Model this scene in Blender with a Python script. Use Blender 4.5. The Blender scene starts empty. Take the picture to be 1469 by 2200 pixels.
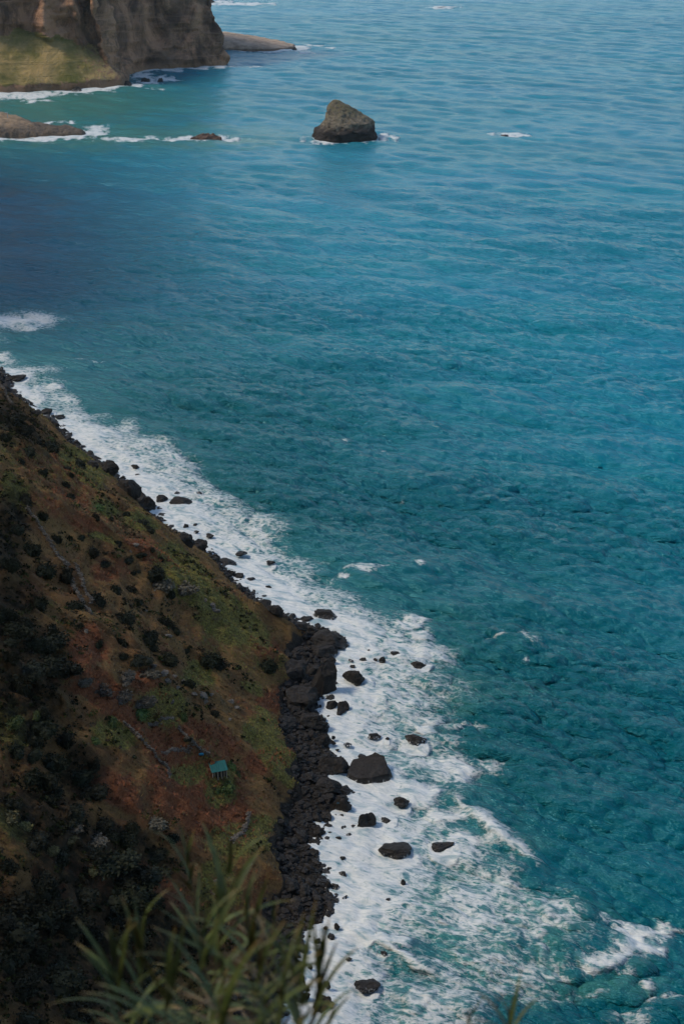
import bpy, math
import numpy as np
from mathutils import Vector, Matrix

sc = bpy.context.scene
col = sc.collection
R = math.radians
rng = np.random.default_rng(11)

# ------------------------------------------------------------------ camera, sky, sun, exposure
CAM_H, PITCH, FPX = 250.0, R(24.6), 50 / 36 * 2200
cam = bpy.data.cameras.new('camera')
cam.sensor_fit = 'VERTICAL'; cam.sensor_height = 36; cam.sensor_width = 24; cam.lens = 50
cam.clip_start = 0.2; cam.clip_end = 40000
cam.dof.use_dof = True; cam.dof.focus_distance = 450; cam.dof.aperture_fstop = 1.7
cam_o = bpy.data.objects.new('camera', cam); col.objects.link(cam_o)
cam_o.location = (0, 0, CAM_H); cam_o.rotation_euler = (math.pi / 2 - PITCH, 0, 0)
sc.camera = cam_o

SUN_EL, SUN_AZ = R(50), R(-88)            # azimuth from +Y towards +X: the sun stands to the left
world = bpy.data.worlds.new('World'); sc.world = world; world.use_nodes = True
wn = world.node_tree.nodes; wl = world.node_tree.links
bg = wn['Background']; bg.inputs[1].default_value = 0.15
sky = wn.new('ShaderNodeTexSky'); sky.sky_type = 'NISHITA'; sky.sun_disc = False
sky.sun_elevation = SUN_EL; sky.sun_rotation = SUN_AZ
sky.air_density = 1.0; sky.dust_density = 0.4; sky.ozone_density = 0.3
wl.new(sky.outputs[0], bg.inputs[0])
sun = bpy.data.lights.new('sun', 'SUN'); sun.energy = 2.2; sun.angle = R(12); sun.color = (1.0, 0.88, 0.72)
sun_o = bpy.data.objects.new('sun', sun); col.objects.link(sun_o)
sdir = Vector((math.sin(SUN_AZ) * math.cos(SUN_EL), math.cos(SUN_AZ) * math.cos(SUN_EL), math.sin(SUN_EL)))
sun_o.rotation_euler = sdir.to_track_quat('Z', 'Y').to_euler(); sun_o.location = sdir * 3000
vs = sc.view_settings
vs.view_transform = 'Standard'; vs.look = 'None'; vs.exposure = 0.40; vs.gamma = 1.0; vs.use_curve_mapping = False
sc.render.engine = 'CYCLES'
sc.cycles.use_denoising = True
sc.cycles.max_bounces = 3; sc.cycles.diffuse_bounces = 2; sc.cycles.glossy_bounces = 2; sc.cycles.volume_bounces = 0; sc.cycles.transparent_max_bounces = 4
sc.cycles.sample_clamp_direct = 1.5; sc.cycles.sample_clamp_indirect = 1.5; sc.cycles.use_adaptive_sampling = True; sc.cycles.adaptive_threshold = 0.02

# ------------------------------------------------------------------ geometry of the view (photo pixels 1469 x 2200 -> ground)
cp, sp = math.cos(PITCH), math.sin(PITCH)
def ray(px, py):
    u = (np.asarray(px, float) - 734.5) / FPX; v = (1100 - np.asarray(py, float)) / FPX
    return u, cp + v * sp, -sp + v * cp
def sea_pt(px, py, z=0.0):
    a, b, c = ray(px, py); t = (z - CAM_H) / c
    return a * t, b * t
def depth_of(x, y, z):
    return y * cp + (CAM_H - z) * sp
def sea_poly(pts):
    return np.array([sea_pt(*p) for p in pts])

# ------------------------------------------------------------------ numpy noise
_perm = np.random.default_rng(3).permutation(256); _perm = np.concatenate([_perm, _perm, _perm])
_grad3 = np.random.default_rng(4).normal(size=(256, 3)); _grad3 /= np.linalg.norm(_grad3, axis=1)[:, None]
_grad2 = np.random.default_rng(9).uniform(0, 2 * np.pi, 256); _g2x = np.cos(_grad2); _g2y = np.sin(_grad2)
def perlin2(x, y, z):
    x = np.asarray(x, float) + 37.17 * z; y = np.asarray(y, float) - 23.71 * z
    xf0, yf0 = np.floor(x), np.floor(y); xi = xf0.astype(np.int32) & 255; yi = yf0.astype(np.int32) & 255
    xf, yf = x - xf0, y - yf0
    u = xf * xf * (3 - 2 * xf); v = yf * yf * (3 - 2 * yf)
    pa, pb = _perm[xi], _perm[xi + 1]
    def g(h, dx, dy): return _g2x[h] * dx + _g2y[h] * dy
    a = g(_perm[pa + yi], xf, yf); b = g(_perm[pb + yi], xf - 1, yf); c = g(_perm[pa + yi + 1], xf, yf - 1); d = g(_perm[pb + yi + 1], xf - 1, yf - 1)
    a = a + u * (b - a); c = c + u * (d - c)
    return (a + v * (c - a)) * 1.5
def perlin(x, y, z=0.0):
    if np.ndim(z) == 0: return perlin2(x, y, z)
    x, y, z = np.broadcast_arrays(np.asarray(x, float), np.asarray(y, float), np.asarray(z, float))
    xi, yi, zi = np.floor(x).astype(int), np.floor(y).astype(int), np.floor(z).astype(int)
    xf, yf, zf = x - xi, y - yi, z - zi
    u, v, w = (f * f * f * (f * (f * 6 - 15) + 10) for f in (xf, yf, zf))
    out = 0
    for i in (0, 1):
        for j in (0, 1):
            for k in (0, 1):
                h = _perm[_perm[_perm[(xi + i) & 255] + ((yi + j) & 255)] + ((zi + k) & 255)]
                g = _grad3[h]
                d = g[..., 0] * (xf - i) + g[..., 1] * (yf - j) + g[..., 2] * (zf - k)
                out = out + d * (u if i else 1 - u) * (v if j else 1 - v) * (w if k else 1 - w)
    return out * 1.5
def fbm(x, y, z=0.0, o=4, g=0.5):
    s, a = 0, 1.0
    for i in range(o):
        s = s + a * perlin(x * 2 ** i + 17.3 * i, y * 2 ** i - 9.1 * i, z * 2 ** i + 5.7 * i); a *= g
    return s
def ridged(x, y, z=0.0, o=4):
    s, a = 0, 1.0
    for i in range(o):
        s = s + a * (1 - 2 * np.abs(perlin(x * 2 ** i + 3.3 * i, y * 2 ** i - 7.7 * i, z * 2 ** i + 2.1 * i))); a *= 0.5
    return s / 1.9
def sstep(a, b, x):
    t = np.clip((x - a) / (b - a), 0, 1); return t * t * (3 - 2 * t)
def seg_dist(X, Y, P, closed=False, want_s=False):
    best = np.full(X.shape, 1e18); bs = np.zeros(X.shape); side = np.zeros(X.shape)
    n = len(P); acc = 0.0
    for i in range(n if closed else n - 1):
        a, b = P[i], P[(i + 1) % n]; d = b - a; L2 = d @ d + 1e-12; L = math.sqrt(L2)
        t = np.clip(((X - a[0]) * d[0] + (Y - a[1]) * d[1]) / L2, 0, 1)
        ex, ey = X - a[0] - t * d[0], Y - a[1] - t * d[1]
        q = ex * ex + ey * ey; m = q < best
        best = np.where(m, q, best)
        if want_s:
            bs = np.where(m, acc + t * L, bs)
            side = np.where(m, np.sign(d[0] * ey - d[1] * ex), side)
        acc += L
    return (np.sqrt(best), bs, side) if want_s else np.sqrt(best)
def inside(X, Y, P):
    c = np.zeros(X.shape, bool); n = len(P)
    for i in range(n):
        x1, y1 = P[i]; x2, y2 = P[(i + 1) % n]
        if y1 == y2: continue
        m = ((y1 > Y) != (y2 > Y)) & (X < (x2 - x1) * (Y - y1) / (y2 - y1) + x1)
        c ^= m
    return c
def sdist(X, Y, P):
    d = seg_dist(X, Y, P, True)
    return np.where(inside(X, Y, P), d, -d)

# ------------------------------------------------------------------ materials
class NT:
    def __init__(s, name):
        s.m = bpy.data.materials.new(name); s.m.use_nodes = True
        s.t = s.m.node_tree; s.n = s.t.nodes; s.l = s.t.links
        s.b = s.n['Principled BSDF']; s.out = s.n['Material Output']
    def set(s, sock, v):
        if hasattr(v, 'is_linked') or isinstance(v, bpy.types.NodeSocket): s.l.new(v, sock)
        else:
            if sock.type == 'RGBA' and len(v) == 3: v = (*v, 1)
            sock.default_value = v
    def bs(s, **k):
        for a, v in k.items(): s.set(s.b.inputs[a.replace('_', ' ')], v)
    def pos(s, scale=(1, 1, 1), rz=0.0, obj=False):
        if obj: o = s.n.new('ShaderNodeTexCoord').outputs['Object']
        else: o = s.n.new('ShaderNodeNewGeometry').outputs['Position']
        if rz:
            m0 = s.n.new('ShaderNodeMapping'); m0.inputs['Rotation'].default_value = (0, 0, rz); s.l.new(o, m0.inputs[0]); o = m0.outputs[0]
        mp = s.n.new('ShaderNodeMapping'); mp.inputs['Scale'].default_value = scale
        s.l.new(o, mp.inputs[0]); return mp.outputs[0]
    def noise(s, vec, scale, detail=3, rough=0.55, dist=0.0, color=False):
        n = s.n.new('ShaderNodeTexNoise'); s.l.new(vec, n.inputs['Vector'])
        n.inputs['Scale'].default_value = scale; n.inputs['Detail'].default_value = detail
        n.inputs['Roughness'].default_value = rough; n.inputs['Distortion'].default_value = dist
        return n.outputs['Color' if color else 'Fac']
    def voro(s, vec, scale, feature='DISTANCE_TO_EDGE', rnd=1.0):
        n = s.n.new('ShaderNodeTexVoronoi'); n.feature = feature; s.l.new(vec, n.inputs['Vector'])
        n.inputs['Scale'].default_value = scale; n.inputs['Randomness'].default_value = rnd
        return n.outputs['Distance']
    def ma(s, op, a, b=0.0, c=None, clamp=False):
        n = s.n.new('ShaderNodeMath'); n.operation = op; n.use_clamp = clamp
        s.set(n.inputs[0], a); s.set(n.inputs[1], b)
        if c is not None: s.set(n.inputs[2], c)
        return n.outputs[0]
    def vma(s, op, a, b):
        n = s.n.new('ShaderNodeVectorMath'); n.operation = op
        s.set(n.inputs[0], a); s.set(n.inputs[1], b); return n.outputs[0]
    def rng(s, v, a, b, c=0.0, d=1.0, smooth=True):
        n = s.n.new('ShaderNodeMapRange'); n.interpolation_type = 'SMOOTHSTEP' if smooth else 'LINEAR'
        s.set(n.inputs[0], v)
        for i, q in enumerate((a, b, c, d)): s.set(n.inputs[i + 1], q)
        return n.outputs[0]
    def mix(s, f, a, b):
        n = s.n.new('ShaderNodeMix'); n.data_type = 'RGBA'
        s.set(n.inputs[0], f); s.set(n.inputs[6], a); s.set(n.inputs[7], b); return n.outputs[2]
    def attr(s, name, color=False):
        n = s.n.new('ShaderNodeAttribute'); n.attribute_name = name
        return n.outputs['Color' if color else 'Fac']
    def rand(s):
        return s.n.new('ShaderNodeObjectInfo').outputs['Random']
    def bump(s, h, strength=0.5, dist=1.0, normal=None):
        n = s.n.new('ShaderNodeBump'); n.inputs['Strength'].default_value = strength; n.inputs['Distance'].default_value = dist
        s.set(n.inputs['Height'], h)
        if normal is not None: s.l.new(normal, n.inputs['Normal'])
        return n.outputs[0]
    def normz(s):
        g = s.n.new('ShaderNodeNewGeometry'); x = s.n.new('ShaderNodeSeparateXYZ'); s.l.new(g.outputs['Normal'], x.inputs[0]); return x.outputs[2]
    def posz(s):
        g = s.n.new('ShaderNodeNewGeometry'); x = s.n.new('ShaderNodeSeparateXYZ'); s.l.new(g.outputs['Position'], x.inputs[0]); return x.outputs[2]

M = {}
def simple(name, c1, c2, scale=2.0, rough=0.85, bump=0.4, bd=0.1, rnd=0.0, obj=False, spec=0.3):
    t = NT(name); p = t.pos(obj=obj)
    n = t.noise(p, scale, 5, 0.6)
    c = t.mix(t.rng(n, 0.3, 0.7), c1, c2)
    if rnd:
        h = t.n.new('ShaderNodeHueSaturation'); t.l.new(c, h.inputs['Color'])
        t.set(h.inputs['Value'], t.rng(t.rand(), 0, 1, 1 - rnd, 1 + rnd, False)); c = h.outputs[0]
    t.bs(Base_Color=c, Roughness=rough, Specular_IOR_Level=spec)
    if bump: t.bs(Normal=t.bump(t.noise(p, scale * 3, 5, 0.65), bump, bd))
    M[name] = t.m; return t.m

def make_rock(name, dark, light, brown, sc_=0.35, wet=False):
    t = NT(name); p = t.pos()
    n1 = t.noise(p, sc_, 6, 0.62); n2 = t.noise(p, sc_ * 7, 4, 0.65); cr = t.voro(t.vma('ADD', p, t.noise(p, sc_ * 2, 3, color=True)), sc_ * 2.2)
    c = t.mix(t.rng(n1, 0.35, 0.68), dark, light)
    c = t.mix(t.rng(n2, 0.55, 0.75), c, brown)
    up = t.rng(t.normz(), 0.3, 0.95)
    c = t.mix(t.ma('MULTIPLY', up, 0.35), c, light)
    crk = t.rng(cr, 0.0, 0.05)
    c = t.mix(crk, tuple(v * 0.5 for v in dark), c)
    r = 0.85
    if wet:
        w = t.rng(t.posz(), 1.6, 0.3)
        c = t.mix(t.ma('MULTIPLY', w, 0.55), c, tuple(v * 0.45 for v in dark))
        r = t.rng(t.posz(), 0.3, 1.8, 0.32, 0.85)
        # white water running off the low tops, in streaks
        f = t.rng(t.noise(t.pos((1.6, 1.6, 0.35)), 0.9, 4, 0.65, 0.6), 0.56, 0.63)
        f = t.ma('MULTIPLY', f, t.rng(t.posz(), 1.1, 0.3)); f = t.ma('MULTIPLY', f, t.rng(t.rand(), 0.35, 0.7))
        c = t.mix(f, c, (0.6, 0.62, 0.62))
    t.bs(Base_Color=c, Roughness=r, Specular_IOR_Level=0.35)
    h = t.ma('ADD', n1, t.ma('MULTIPLY', n2, 0.35)); h = t.ma('ADD', h, t.ma('MULTIPLY', crk, 0.25))
    t.bs(Normal=t.bump(h, 0.8, 0.8))
    M[name] = t.m; return t.m

make_rock('basalt', (0.009, 0.0075, 0.0065), (0.026, 0.022, 0.019), (0.034, 0.026, 0.019), 0.4, wet=True)
make_rock('pale_rock', (0.07, 0.058, 0.044), (0.18, 0.15, 0.12), (0.10, 0.072, 0.05), 0.8)

# ------------------------------------------------------------------ object helpers
def tag(o, label=None, cat=None, group=None, kind=None):
    for k, v in (('label', label), ('category', cat), ('group', group), ('kind', kind)):
        if v: o[k] = v
    return o
def mesh_obj(name, V, F, mat, loc=(0, 0, 0), parent=None, smooth=True, attrs=None, mesh=None):
    if mesh is None: mesh = make_mesh(name, V, F, mat, smooth, attrs)
    o = bpy.data.objects.new(name, mesh); col.objects.link(o)
    o.location = loc; o.parent = parent
    return o
def make_mesh(name, V, F, mat, smooth=True, attrs=None):
    me = bpy.data.meshes.new(name)
    V = np.asarray(V, np.float32)
    if isinstance(F, np.ndarray):
        k = F.shape[1]; nf = len(F)
        me.vertices.add(len(V)); me.vertices.foreach_set('co', V.ravel())
        me.loops.add(nf * k); me.loops.foreach_set('vertex_index', F.astype(np.int32).ravel())
        me.polygons.add(nf); me.polygons.foreach_set('loop_start', np.arange(0, nf * k, k, dtype=np.int32))
        me.update(calc_edges=True); me.validate()
    else:
        me.from_pydata([tuple(v) for v in V], [], F); me.update()
    me.polygons.foreach_set('use_smooth', np.full(len(me.polygons), smooth))
    for a, v in (attrs or {}).items():
        v = np.asarray(v, np.float32)
        if v.ndim == 1:
            at = me.attributes.new(a, 'FLOAT', 'POINT'); at.data.foreach_set('value', v)
        else:
            at = me.attributes.new(a, 'FLOAT_COLOR', 'POINT')
            if v.shape[1] == 3: v = np.concatenate([v, np.ones((len(v), 1), np.float32)], 1)
            at.data.foreach_set('color', np.ascontiguousarray(v).ravel())
    if mat: me.materials.append(M[mat] if isinstance(mat, str) else mat)
    return me
def grid_faces(nr, nc, keep=None, wrap=False):
    i, j = np.meshgrid(np.arange(nr - 1), np.arange(nc if wrap else nc - 1), indexing='ij')
    j2 = (j + 1) % nc
    F = np.stack([i * nc + j, i * nc + j2, (i + 1) * nc + j2, (i + 1) * nc + j], -1).reshape(-1, 4)
    if keep is not None:
        k = keep.ravel(); F = F[k[F].any(1)]
    return F
def compact(V, F, attrs):
    used = np.zeros(len(V), bool); used[F.ravel()] = True
    m = np.cumsum(used) - 1
    return V[used], m[F], {k: v[used] for k, v in attrs.items()}
def spaced(*segs):
    out = []
    for a, b, n in segs: out.append(np.linspace(a, b, n, endpoint=False))
    return np.concatenate(out + [[segs[-1][1]]])
def ico(sub):
    import bmesh
    bm = bmesh.new(); bmesh.ops.create_icosphere(bm, subdivisions=sub, radius=1)
    V = np.array([v.co[:] for v in bm.verts]); F = np.array([[v.index for v in f.verts] for f in bm.faces]); bm.free()
    return V, F

# ------------------------------------------------------------------ the coastline, on the water plane
SHORE_PX = [(600, 2200), (640, 2150), (652, 2105), (628, 2045), (655, 1995), (722, 1958), (728, 1940), (700, 1885), (690, 1835), (722, 1805),
            (705, 1765), (745, 1742), (748, 1705), (722, 1680), (752, 1655), (712, 1620), (692, 1585), (700, 1555), (682, 1522), (716, 1500), (712, 1450),
            (698, 1425), (735, 1392), (728, 1362), (665, 1336), (622, 1322), (590, 1308), (545, 1272), (518, 1250), (500, 1222), (450, 1185), (425, 1172),
            (385, 1142), (345, 1112), (325, 1080), (285, 1050), (245, 1010), (205, 988), (180, 968), (150, 930), (115, 900), (85, 890), (50, 868), (25, 822), (8, 795)]
shore_vis = sea_poly(SHORE_PX)
near_part = np.array([(160, -40), (120, 60), (75, 120), (30, 160), (-4, 195), (-16, 228)], float)
far_part = np.array([(-205, 745), (-236, 790), (-262, 870), (-300, 980), (-345, 1120), (-385, 1260), (-420, 1370), (-520, 1450), (-700, 1560)], float)
SHORE = np.concatenate([near_part, shore_vis, far_part])
LAND = np.concatenate([SHORE, [(-2500, 1700), (-2500, -900), (400, -900), (260, -200)]])

# ------------------------------------------------------------------ hillside: a height field over the land side of the coastline
def land_height(X, Y):
    d, s, _ = seg_dist(X, Y, SHORE, want_s=True)
    d = np.where(inside(X, Y, LAND), d, -d)
    dn = d + 1.5 * fbm(X * 0.11, Y * 0.11, o=3) * sstep(-4, 6, d)
    bw = 4.5 + 7.0 * sstep(480, 430, Y) * sstep(215, 250, Y) - 2.0 * sstep(320, 290, Y)
    beach = np.clip(dn, 0, None) * 0.22
    e = np.clip(dn - bw, 0, None)
    k = 0.86 + 0.75 * sstep(185, 110, Y + 0.4 * np.clip(X, -200, 100))
    slope = 2.2 * (1 - np.exp(-e / 3.0)) + k * e
    k = k + 0.9 * sstep(790, 880, Y)
    slope = slope + 0.9 * sstep(790, 880, Y) * e
    up = np.clip(d - 115, 0, None)
    slope = slope + 0.45 * np.minimum(up, 230) * sstep(200, 420, Y)
    cap = 560 - 60 * fbm(X * 0.004, Y * 0.004) - 120 * sstep(1250, 1500, Y)
    z = np.minimum(beach, bw * 0.22) + slope
    z = cap * (1 - np.exp(-z / cap * 1.0)) * 1.0 if False else np.minimum(z, cap + 0.15 * (z - cap))
    am = sstep(2, 30, e)
    gul = perlin(s * 0.035 + 0.02 * d, d * 0.008, 3.1) * 3.2 + perlin(s * 0.09 + 0.03 * d, d * 0.02, 8.2) * 1.5
    z = z + am * (gul + 2.6 * fbm(X * 0.03, Y * 0.03, 1.7, 4) + 1.3 * fbm(X * 0.13, Y * 0.13, 5.1, 4))
    terr = np.sin((z + 2.5 * fbm(X * 0.02, Y * 0.02)) * 1.5) * 0.35 * am * sstep(90, 60, d)      # old terraces
    z = z + terr + 0.35 * sstep(0, 3, e) * fbm(X * 0.5, Y * 0.5, 2.2, 2)
    sea = -0.4 + d * 0.22
    z = np.where(d < 0, np.maximum(sea, -14), np.where(dn < 0, 0.0, z) - 0.4 * np.exp(-np.clip(d, 0, None) / 1.5))
    # the crest of the headland the viewer stands on
    g = 248.3 - 1.2 * np.clip(Y - 0.4, 0, None) + 0.5 * np.clip(-Y, 0, 60) + 0.5 * fbm(X * 0.25, Y * 0.25) * sstep(1.5, 6, np.hypot(X, Y)) - 0.12 * np.abs(X)
    w = np.exp(-(np.hypot(X, Y) / 34) ** 4)
    return z * (1 - w) + g * w, d

gx = spaced((-1500, -700, 12), (-700, -260, 36), (-260, -190, 40), (-190, -9, 215), (-9, 9, 34), (9, 30, 16), (30, 260, 24))
gy = spaced((-500, -20, 20), (-20, -3, 8), (-3, 14, 26), (14, 150, 50), (150, 480, 380), (480, 760, 270), (760, 900, 40), (900, 1600, 60))
GX, GY = np.meshgrid(gx, gy)
GZ, GD = land_height(GX, GY)
def h_at(x, y):
    x = np.asarray(x, float); y = np.asarray(y, float)
    i = np.clip(np.searchsorted(gx, x) - 1, 0, len(gx) - 2); j = np.clip(np.searchsorted(gy, y) - 1, 0, len(gy) - 2)
    fx = np.clip((x - gx[i]) / (gx[i + 1] - gx[i]), 0, 1); fy = np.clip((y - gy[j]) / (gy[j + 1] - gy[j]), 0, 1)
    return (GZ[j, i] * (1 - fx) + GZ[j, i + 1] * fx) * (1 - fy) + (GZ[j + 1, i] * (1 - fx) + GZ[j + 1, i + 1] * fx) * fy
def land_pt(px, py, tmin=60):
    a, b, c = (float(q) for q in ray(px, py))
    t = np.arange(tmin, 1400, 0.5); z = CAM_H + c * t; h = np.maximum(h_at(a * t, b * t), 0)
    k = np.argmax(z < h)
    return np.array([a * t[k], b * t[k], z[k]]), t[k]

# pixel coordinates of every terrain vertex, only used to look up where the traced patches lie on the ground
def project(X, Y, Z):
    dz = Z - CAM_H; f = Y * cp - dz * sp; u = X / f; v = (Y * sp + dz * cp) / f
    return 734.5 + u * FPX, 1100 - v * FPX
PX, PY = project(GX, GY, GZ)
PXw = PX + 18 * fbm(GX * 0.06, GY * 0.06, 9.0, 3); PYw = PY + 18 * fbm(GX * 0.06, GY * 0.06, 4.0, 3)
def blob(cx, cy, rx, ry, rot=0.0, soft=0.35):
    x = PXw - cx; y = PYw - cy; c, s_ = math.cos(R(rot)), math.sin(R(rot))
    q = np.hypot((x * c + y * s_) / rx, (-x * s_ + y * c) / ry)
    return sstep(1 + soft, 1 - soft, q)
RUST = [(440, 1590, 90, 45, 20), (420, 1690, 120, 70, 10), (470, 1760, 85, 55, 20), (250, 1500, 110, 40, 35), (330, 1470, 60, 25, 40), (150, 1450, 60, 30, 30),
        (80, 990, 60, 30, 30), (150, 1040, 60, 35, 35), (190, 1130, 60, 25, 30), (240, 1220, 45, 22, 10), (90, 1080, 50, 25, 20), (330, 1190, 60, 20, 30),
        (190, 1390, 45, 40, 40), (60, 1270, 30, 30, 0), (320, 1560, 70, 30, 25), (360, 1620, 60, 40, 20), (250, 1700, 60, 30, 35), (180, 1870, 90, 22, 35), (560, 1640, 30, 40, 60),
        (640, 1790, 25, 90, 85), (620, 1620, 20, 60, 80), (570, 1400, 45, 25, 40), (590, 1500, 25, 40, 80), (100, 1900, 60, 20, 50), (330, 1900, 80, 20, 35)]
GREEN = [(600, 1640, 42, 75, -30), (545, 1475, 30, 18, 30), (230, 1090, 42, 16, 20), (500, 1330, 90, 45, 35), (400, 1230, 80, 45, 40), (480, 1690, 34, 36, 0), (360, 1510, 55, 45, 0),
         (180, 1010, 60, 30, 40), (30, 1060, 40, 26, 50), (230, 1170, 40, 14, 10), (430, 1450, 40, 30, 40), (540, 1800, 45, 90, 80), (470, 1900, 60, 60, 0), (240, 1580, 50, 40, 20),
         (400, 1660, 45, 22, 0), (300, 1120, 40, 25, 30), (30, 1560, 40, 60, 0), (50, 1780, 80, 26, 35), (560, 1560, 40, 40, 40)]
DARK = [(60, 1480, 90, 130, 0), (120, 1780, 160, 70, 35), (120, 2050, 230, 160, 20), (180, 1900, 160, 60, 30), (30, 1330, 60, 110, 0), (170, 1650, 60, 50, 30), (290, 1830, 110, 45, 35), (40, 910, 80, 32, 40), (330, 2010, 160, 90, 10), (20, 1150, 40, 90, 0)]  # dark scrub ground; lower-left shade and corner falloff also put into this colour
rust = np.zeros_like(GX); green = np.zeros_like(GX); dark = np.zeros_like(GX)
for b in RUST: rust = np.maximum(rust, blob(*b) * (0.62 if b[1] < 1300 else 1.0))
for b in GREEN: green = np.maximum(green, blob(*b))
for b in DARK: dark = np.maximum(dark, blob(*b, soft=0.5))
nz = fbm(GX * 0.025, GY * 0.025, 7.7, 3)
rust = np.clip(rust + 0.35 * sstep(0.1, 0.6, nz), 0, 1); green = np.clip(green + 0.5 * sstep(0.1, 0.6, -nz), 0, 1)
bwm = 4.5 + 7.0 * sstep(480, 430, GY) * sstep(215, 250, GY) - 2.0 * sstep(320, 290, GY)
edge_n = 2.2 * fbm(GX * 0.12, GY * 0.12, 6.0, 3)
stony = sstep(bwm + 3.5, bwm + 0.5, GD + edge_n)

t = NT('hill_ground'); p = t.pos()
n1 = t.noise(p, 0.09, 5, 0.6); n2 = t.noise(p, 0.35, 6, 0.75); n3 = t.noise(p, 1.5, 5, 0.75)
base = t.mix(t.rng(t.ma('ADD', n1, t.ma('SUBTRACT', n3, 0.5)), 0.35, 0.65), (0.084, 0.044, 0.021), (0.132, 0.080, 0.034))
ru = t.rng(t.ma('ADD', t.attr('rust'), t.ma('MULTIPLY', t.ma('SUBTRACT', n2, 0.5), 2.4)), 0.25, 0.75)
c = t.mix(ru, base, t.mix(t.rng(n3, 0.4, 0.62), (0.080, 0.030, 0.015), (0.132, 0.054, 0.027)))
gr = t.rng(t.ma('ADD', t.attr('green'), t.ma('MULTIPLY', t.ma('SUBTRACT', n2, 0.5), 2.6)), 0.35, 0.95)
c = t.mix(gr, c, t.mix(t.rng(n3, 0.4, 0.62), (0.050, 0.044, 0.017), (0.135, 0.125, 0.034)))
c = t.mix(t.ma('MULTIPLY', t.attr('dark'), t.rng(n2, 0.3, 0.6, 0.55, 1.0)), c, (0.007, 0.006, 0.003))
c = t.mix(t.ma('MULTIPLY', t.rng(n3, 0.60, 0.76), t.ma('SUBTRACT', 1.0, t.attr('dark'))), c, (0.105, 0.085, 0.050))
st = t.rng(t.ma('ADD', t.attr('stony'), t.ma('MULTIPLY', t.ma('SUBTRACT', n2, 0.5), 0.8)), 0.35, 0.65)
c = t.mix(st, c, t.mix(t.rng(n3, 0.35, 0.7), (0.012, 0.010, 0.008), (0.034, 0.028, 0.022)))
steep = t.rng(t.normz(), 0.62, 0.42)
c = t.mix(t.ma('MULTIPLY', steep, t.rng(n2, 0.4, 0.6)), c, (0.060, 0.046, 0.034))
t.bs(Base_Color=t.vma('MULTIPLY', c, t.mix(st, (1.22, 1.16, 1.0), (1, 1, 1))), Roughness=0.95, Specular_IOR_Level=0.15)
t.bs(Normal=t.bump(t.ma('ADD', n2, t.ma('MULTIPLY', n3, 0.6)), 0.9, 0.8))
M['hill_ground'] = t.m

V = np.stack([GX, GY, GZ], -1).reshape(-1, 3)
keep = (GD > -45)
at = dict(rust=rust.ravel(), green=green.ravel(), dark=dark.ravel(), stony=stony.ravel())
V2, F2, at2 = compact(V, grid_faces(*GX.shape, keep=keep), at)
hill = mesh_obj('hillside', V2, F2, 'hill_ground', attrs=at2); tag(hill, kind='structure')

# ------------------------------------------------------------------ traced rocks (photo pixel centre x, y, width, height)
ROCKS = [
 (34, 811, 42, 15), (72, 886, 30, 15), (101, 884, 28, 14), (127, 895, 24, 12), (232, 1005, 46, 30), (198, 995, 30, 20), (292, 1003, 22, 12), (295, 1020, 13, 5), (218, 939, 10, 7),
 (280, 1046, 66, 44), (318, 1080, 31, 28), (345, 1073, 31, 17), (386, 1077, 53, 20), (381, 1060, 14, 6), (428, 1058, 13, 6), (343, 1093, 12, 7), (347, 1107, 24, 11), (404, 1104, 8, 4),
 (400, 1132, 15, 12), (420, 1128, 12, 7), (421, 1144, 14, 6), (450, 1151, 20, 10), (431, 1170, 40, 28), (398, 1158, 40, 28), (517, 1190, 28, 9), (485, 1208, 45, 20), (515, 1237, 23, 18), (497, 1230, 14, 20), (538, 1246, 22, 6),
 (577, 1262, 14, 8), (568, 1282, 14, 5), (546, 1267, 10, 5), (580, 1209, 22, 8),
 (591, 1312, 57, 32), (699, 1325, 53, 17), (658, 1331, 34, 16), (642, 1344, 36, 22), (703, 1373, 90, 52), (693, 1398, 62, 36), (707, 1424, 33, 22), (695, 1462, 57, 76), (648, 1497, 90, 58), (634, 1440, 60, 50),
 (764, 1456, 57, 39), (758, 1433, 14, 8), (822, 1418, 18, 17), (807, 1419, 11, 8), (779, 1418, 17, 9), (754, 1420, 12, 5), (792, 1397, 6, 4), (850, 1406, 25, 10), (899, 1431, 34, 19),
 (739, 1520, 31, 27), (713, 1515, 30, 22), (728, 1534, 16, 10), (668, 1547, 66, 46), (690, 1594, 41, 30), (805, 1583, 29, 14), (832, 1587, 10, 8), (893, 1592, 47, 19), (748, 1602, 20, 8), (716, 1584, 10, 8), (718, 1599, 10, 6), (724, 1611, 9, 5),
 (777, 1626, 20, 10), (720, 1647, 76, 46), (799, 1658, 94, 56), (703, 1688, 70, 44), (740, 1730, 46, 38), (862, 1724, 34, 22), (790, 1765, 50, 40), (829, 1765, 30, 14), (759, 1780, 20, 10), (739, 1779, 14, 8), (748, 1793, 14, 8), (729, 1802, 18, 12), (721, 1825, 13, 10),
 (845, 1832, 75, 25), (953, 1823, 50, 16), (736, 1845, 15, 9), (707, 1866, 12, 8), (737, 1879, 20, 13), (866, 1898, 11, 16), (833, 1934, 15, 11), (704, 1904, 17, 18),
 (723, 1991, 15, 15), (711, 2012, 20, 16), (700, 1996, 11, 8), (682, 2023, 14, 10), (653, 2040, 18, 16), (825, 2050, 18, 9), (750, 2062, 15, 7), (788, 2119, 57, 27), (694, 2158, 50, 29), (702, 2115, 16, 19), (651, 2145, 30, 30), (666, 2078, 12, 9),
]
rock_pos = []
for (x, y, w, h) in ROCKS:
    yb = y + h * 0.42
    p_, t_ = land_pt(x, yb)
    wm = w * t_ / FPX
    rock_pos.append((p_, t_, wm, h * t_ / FPX))

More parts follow.
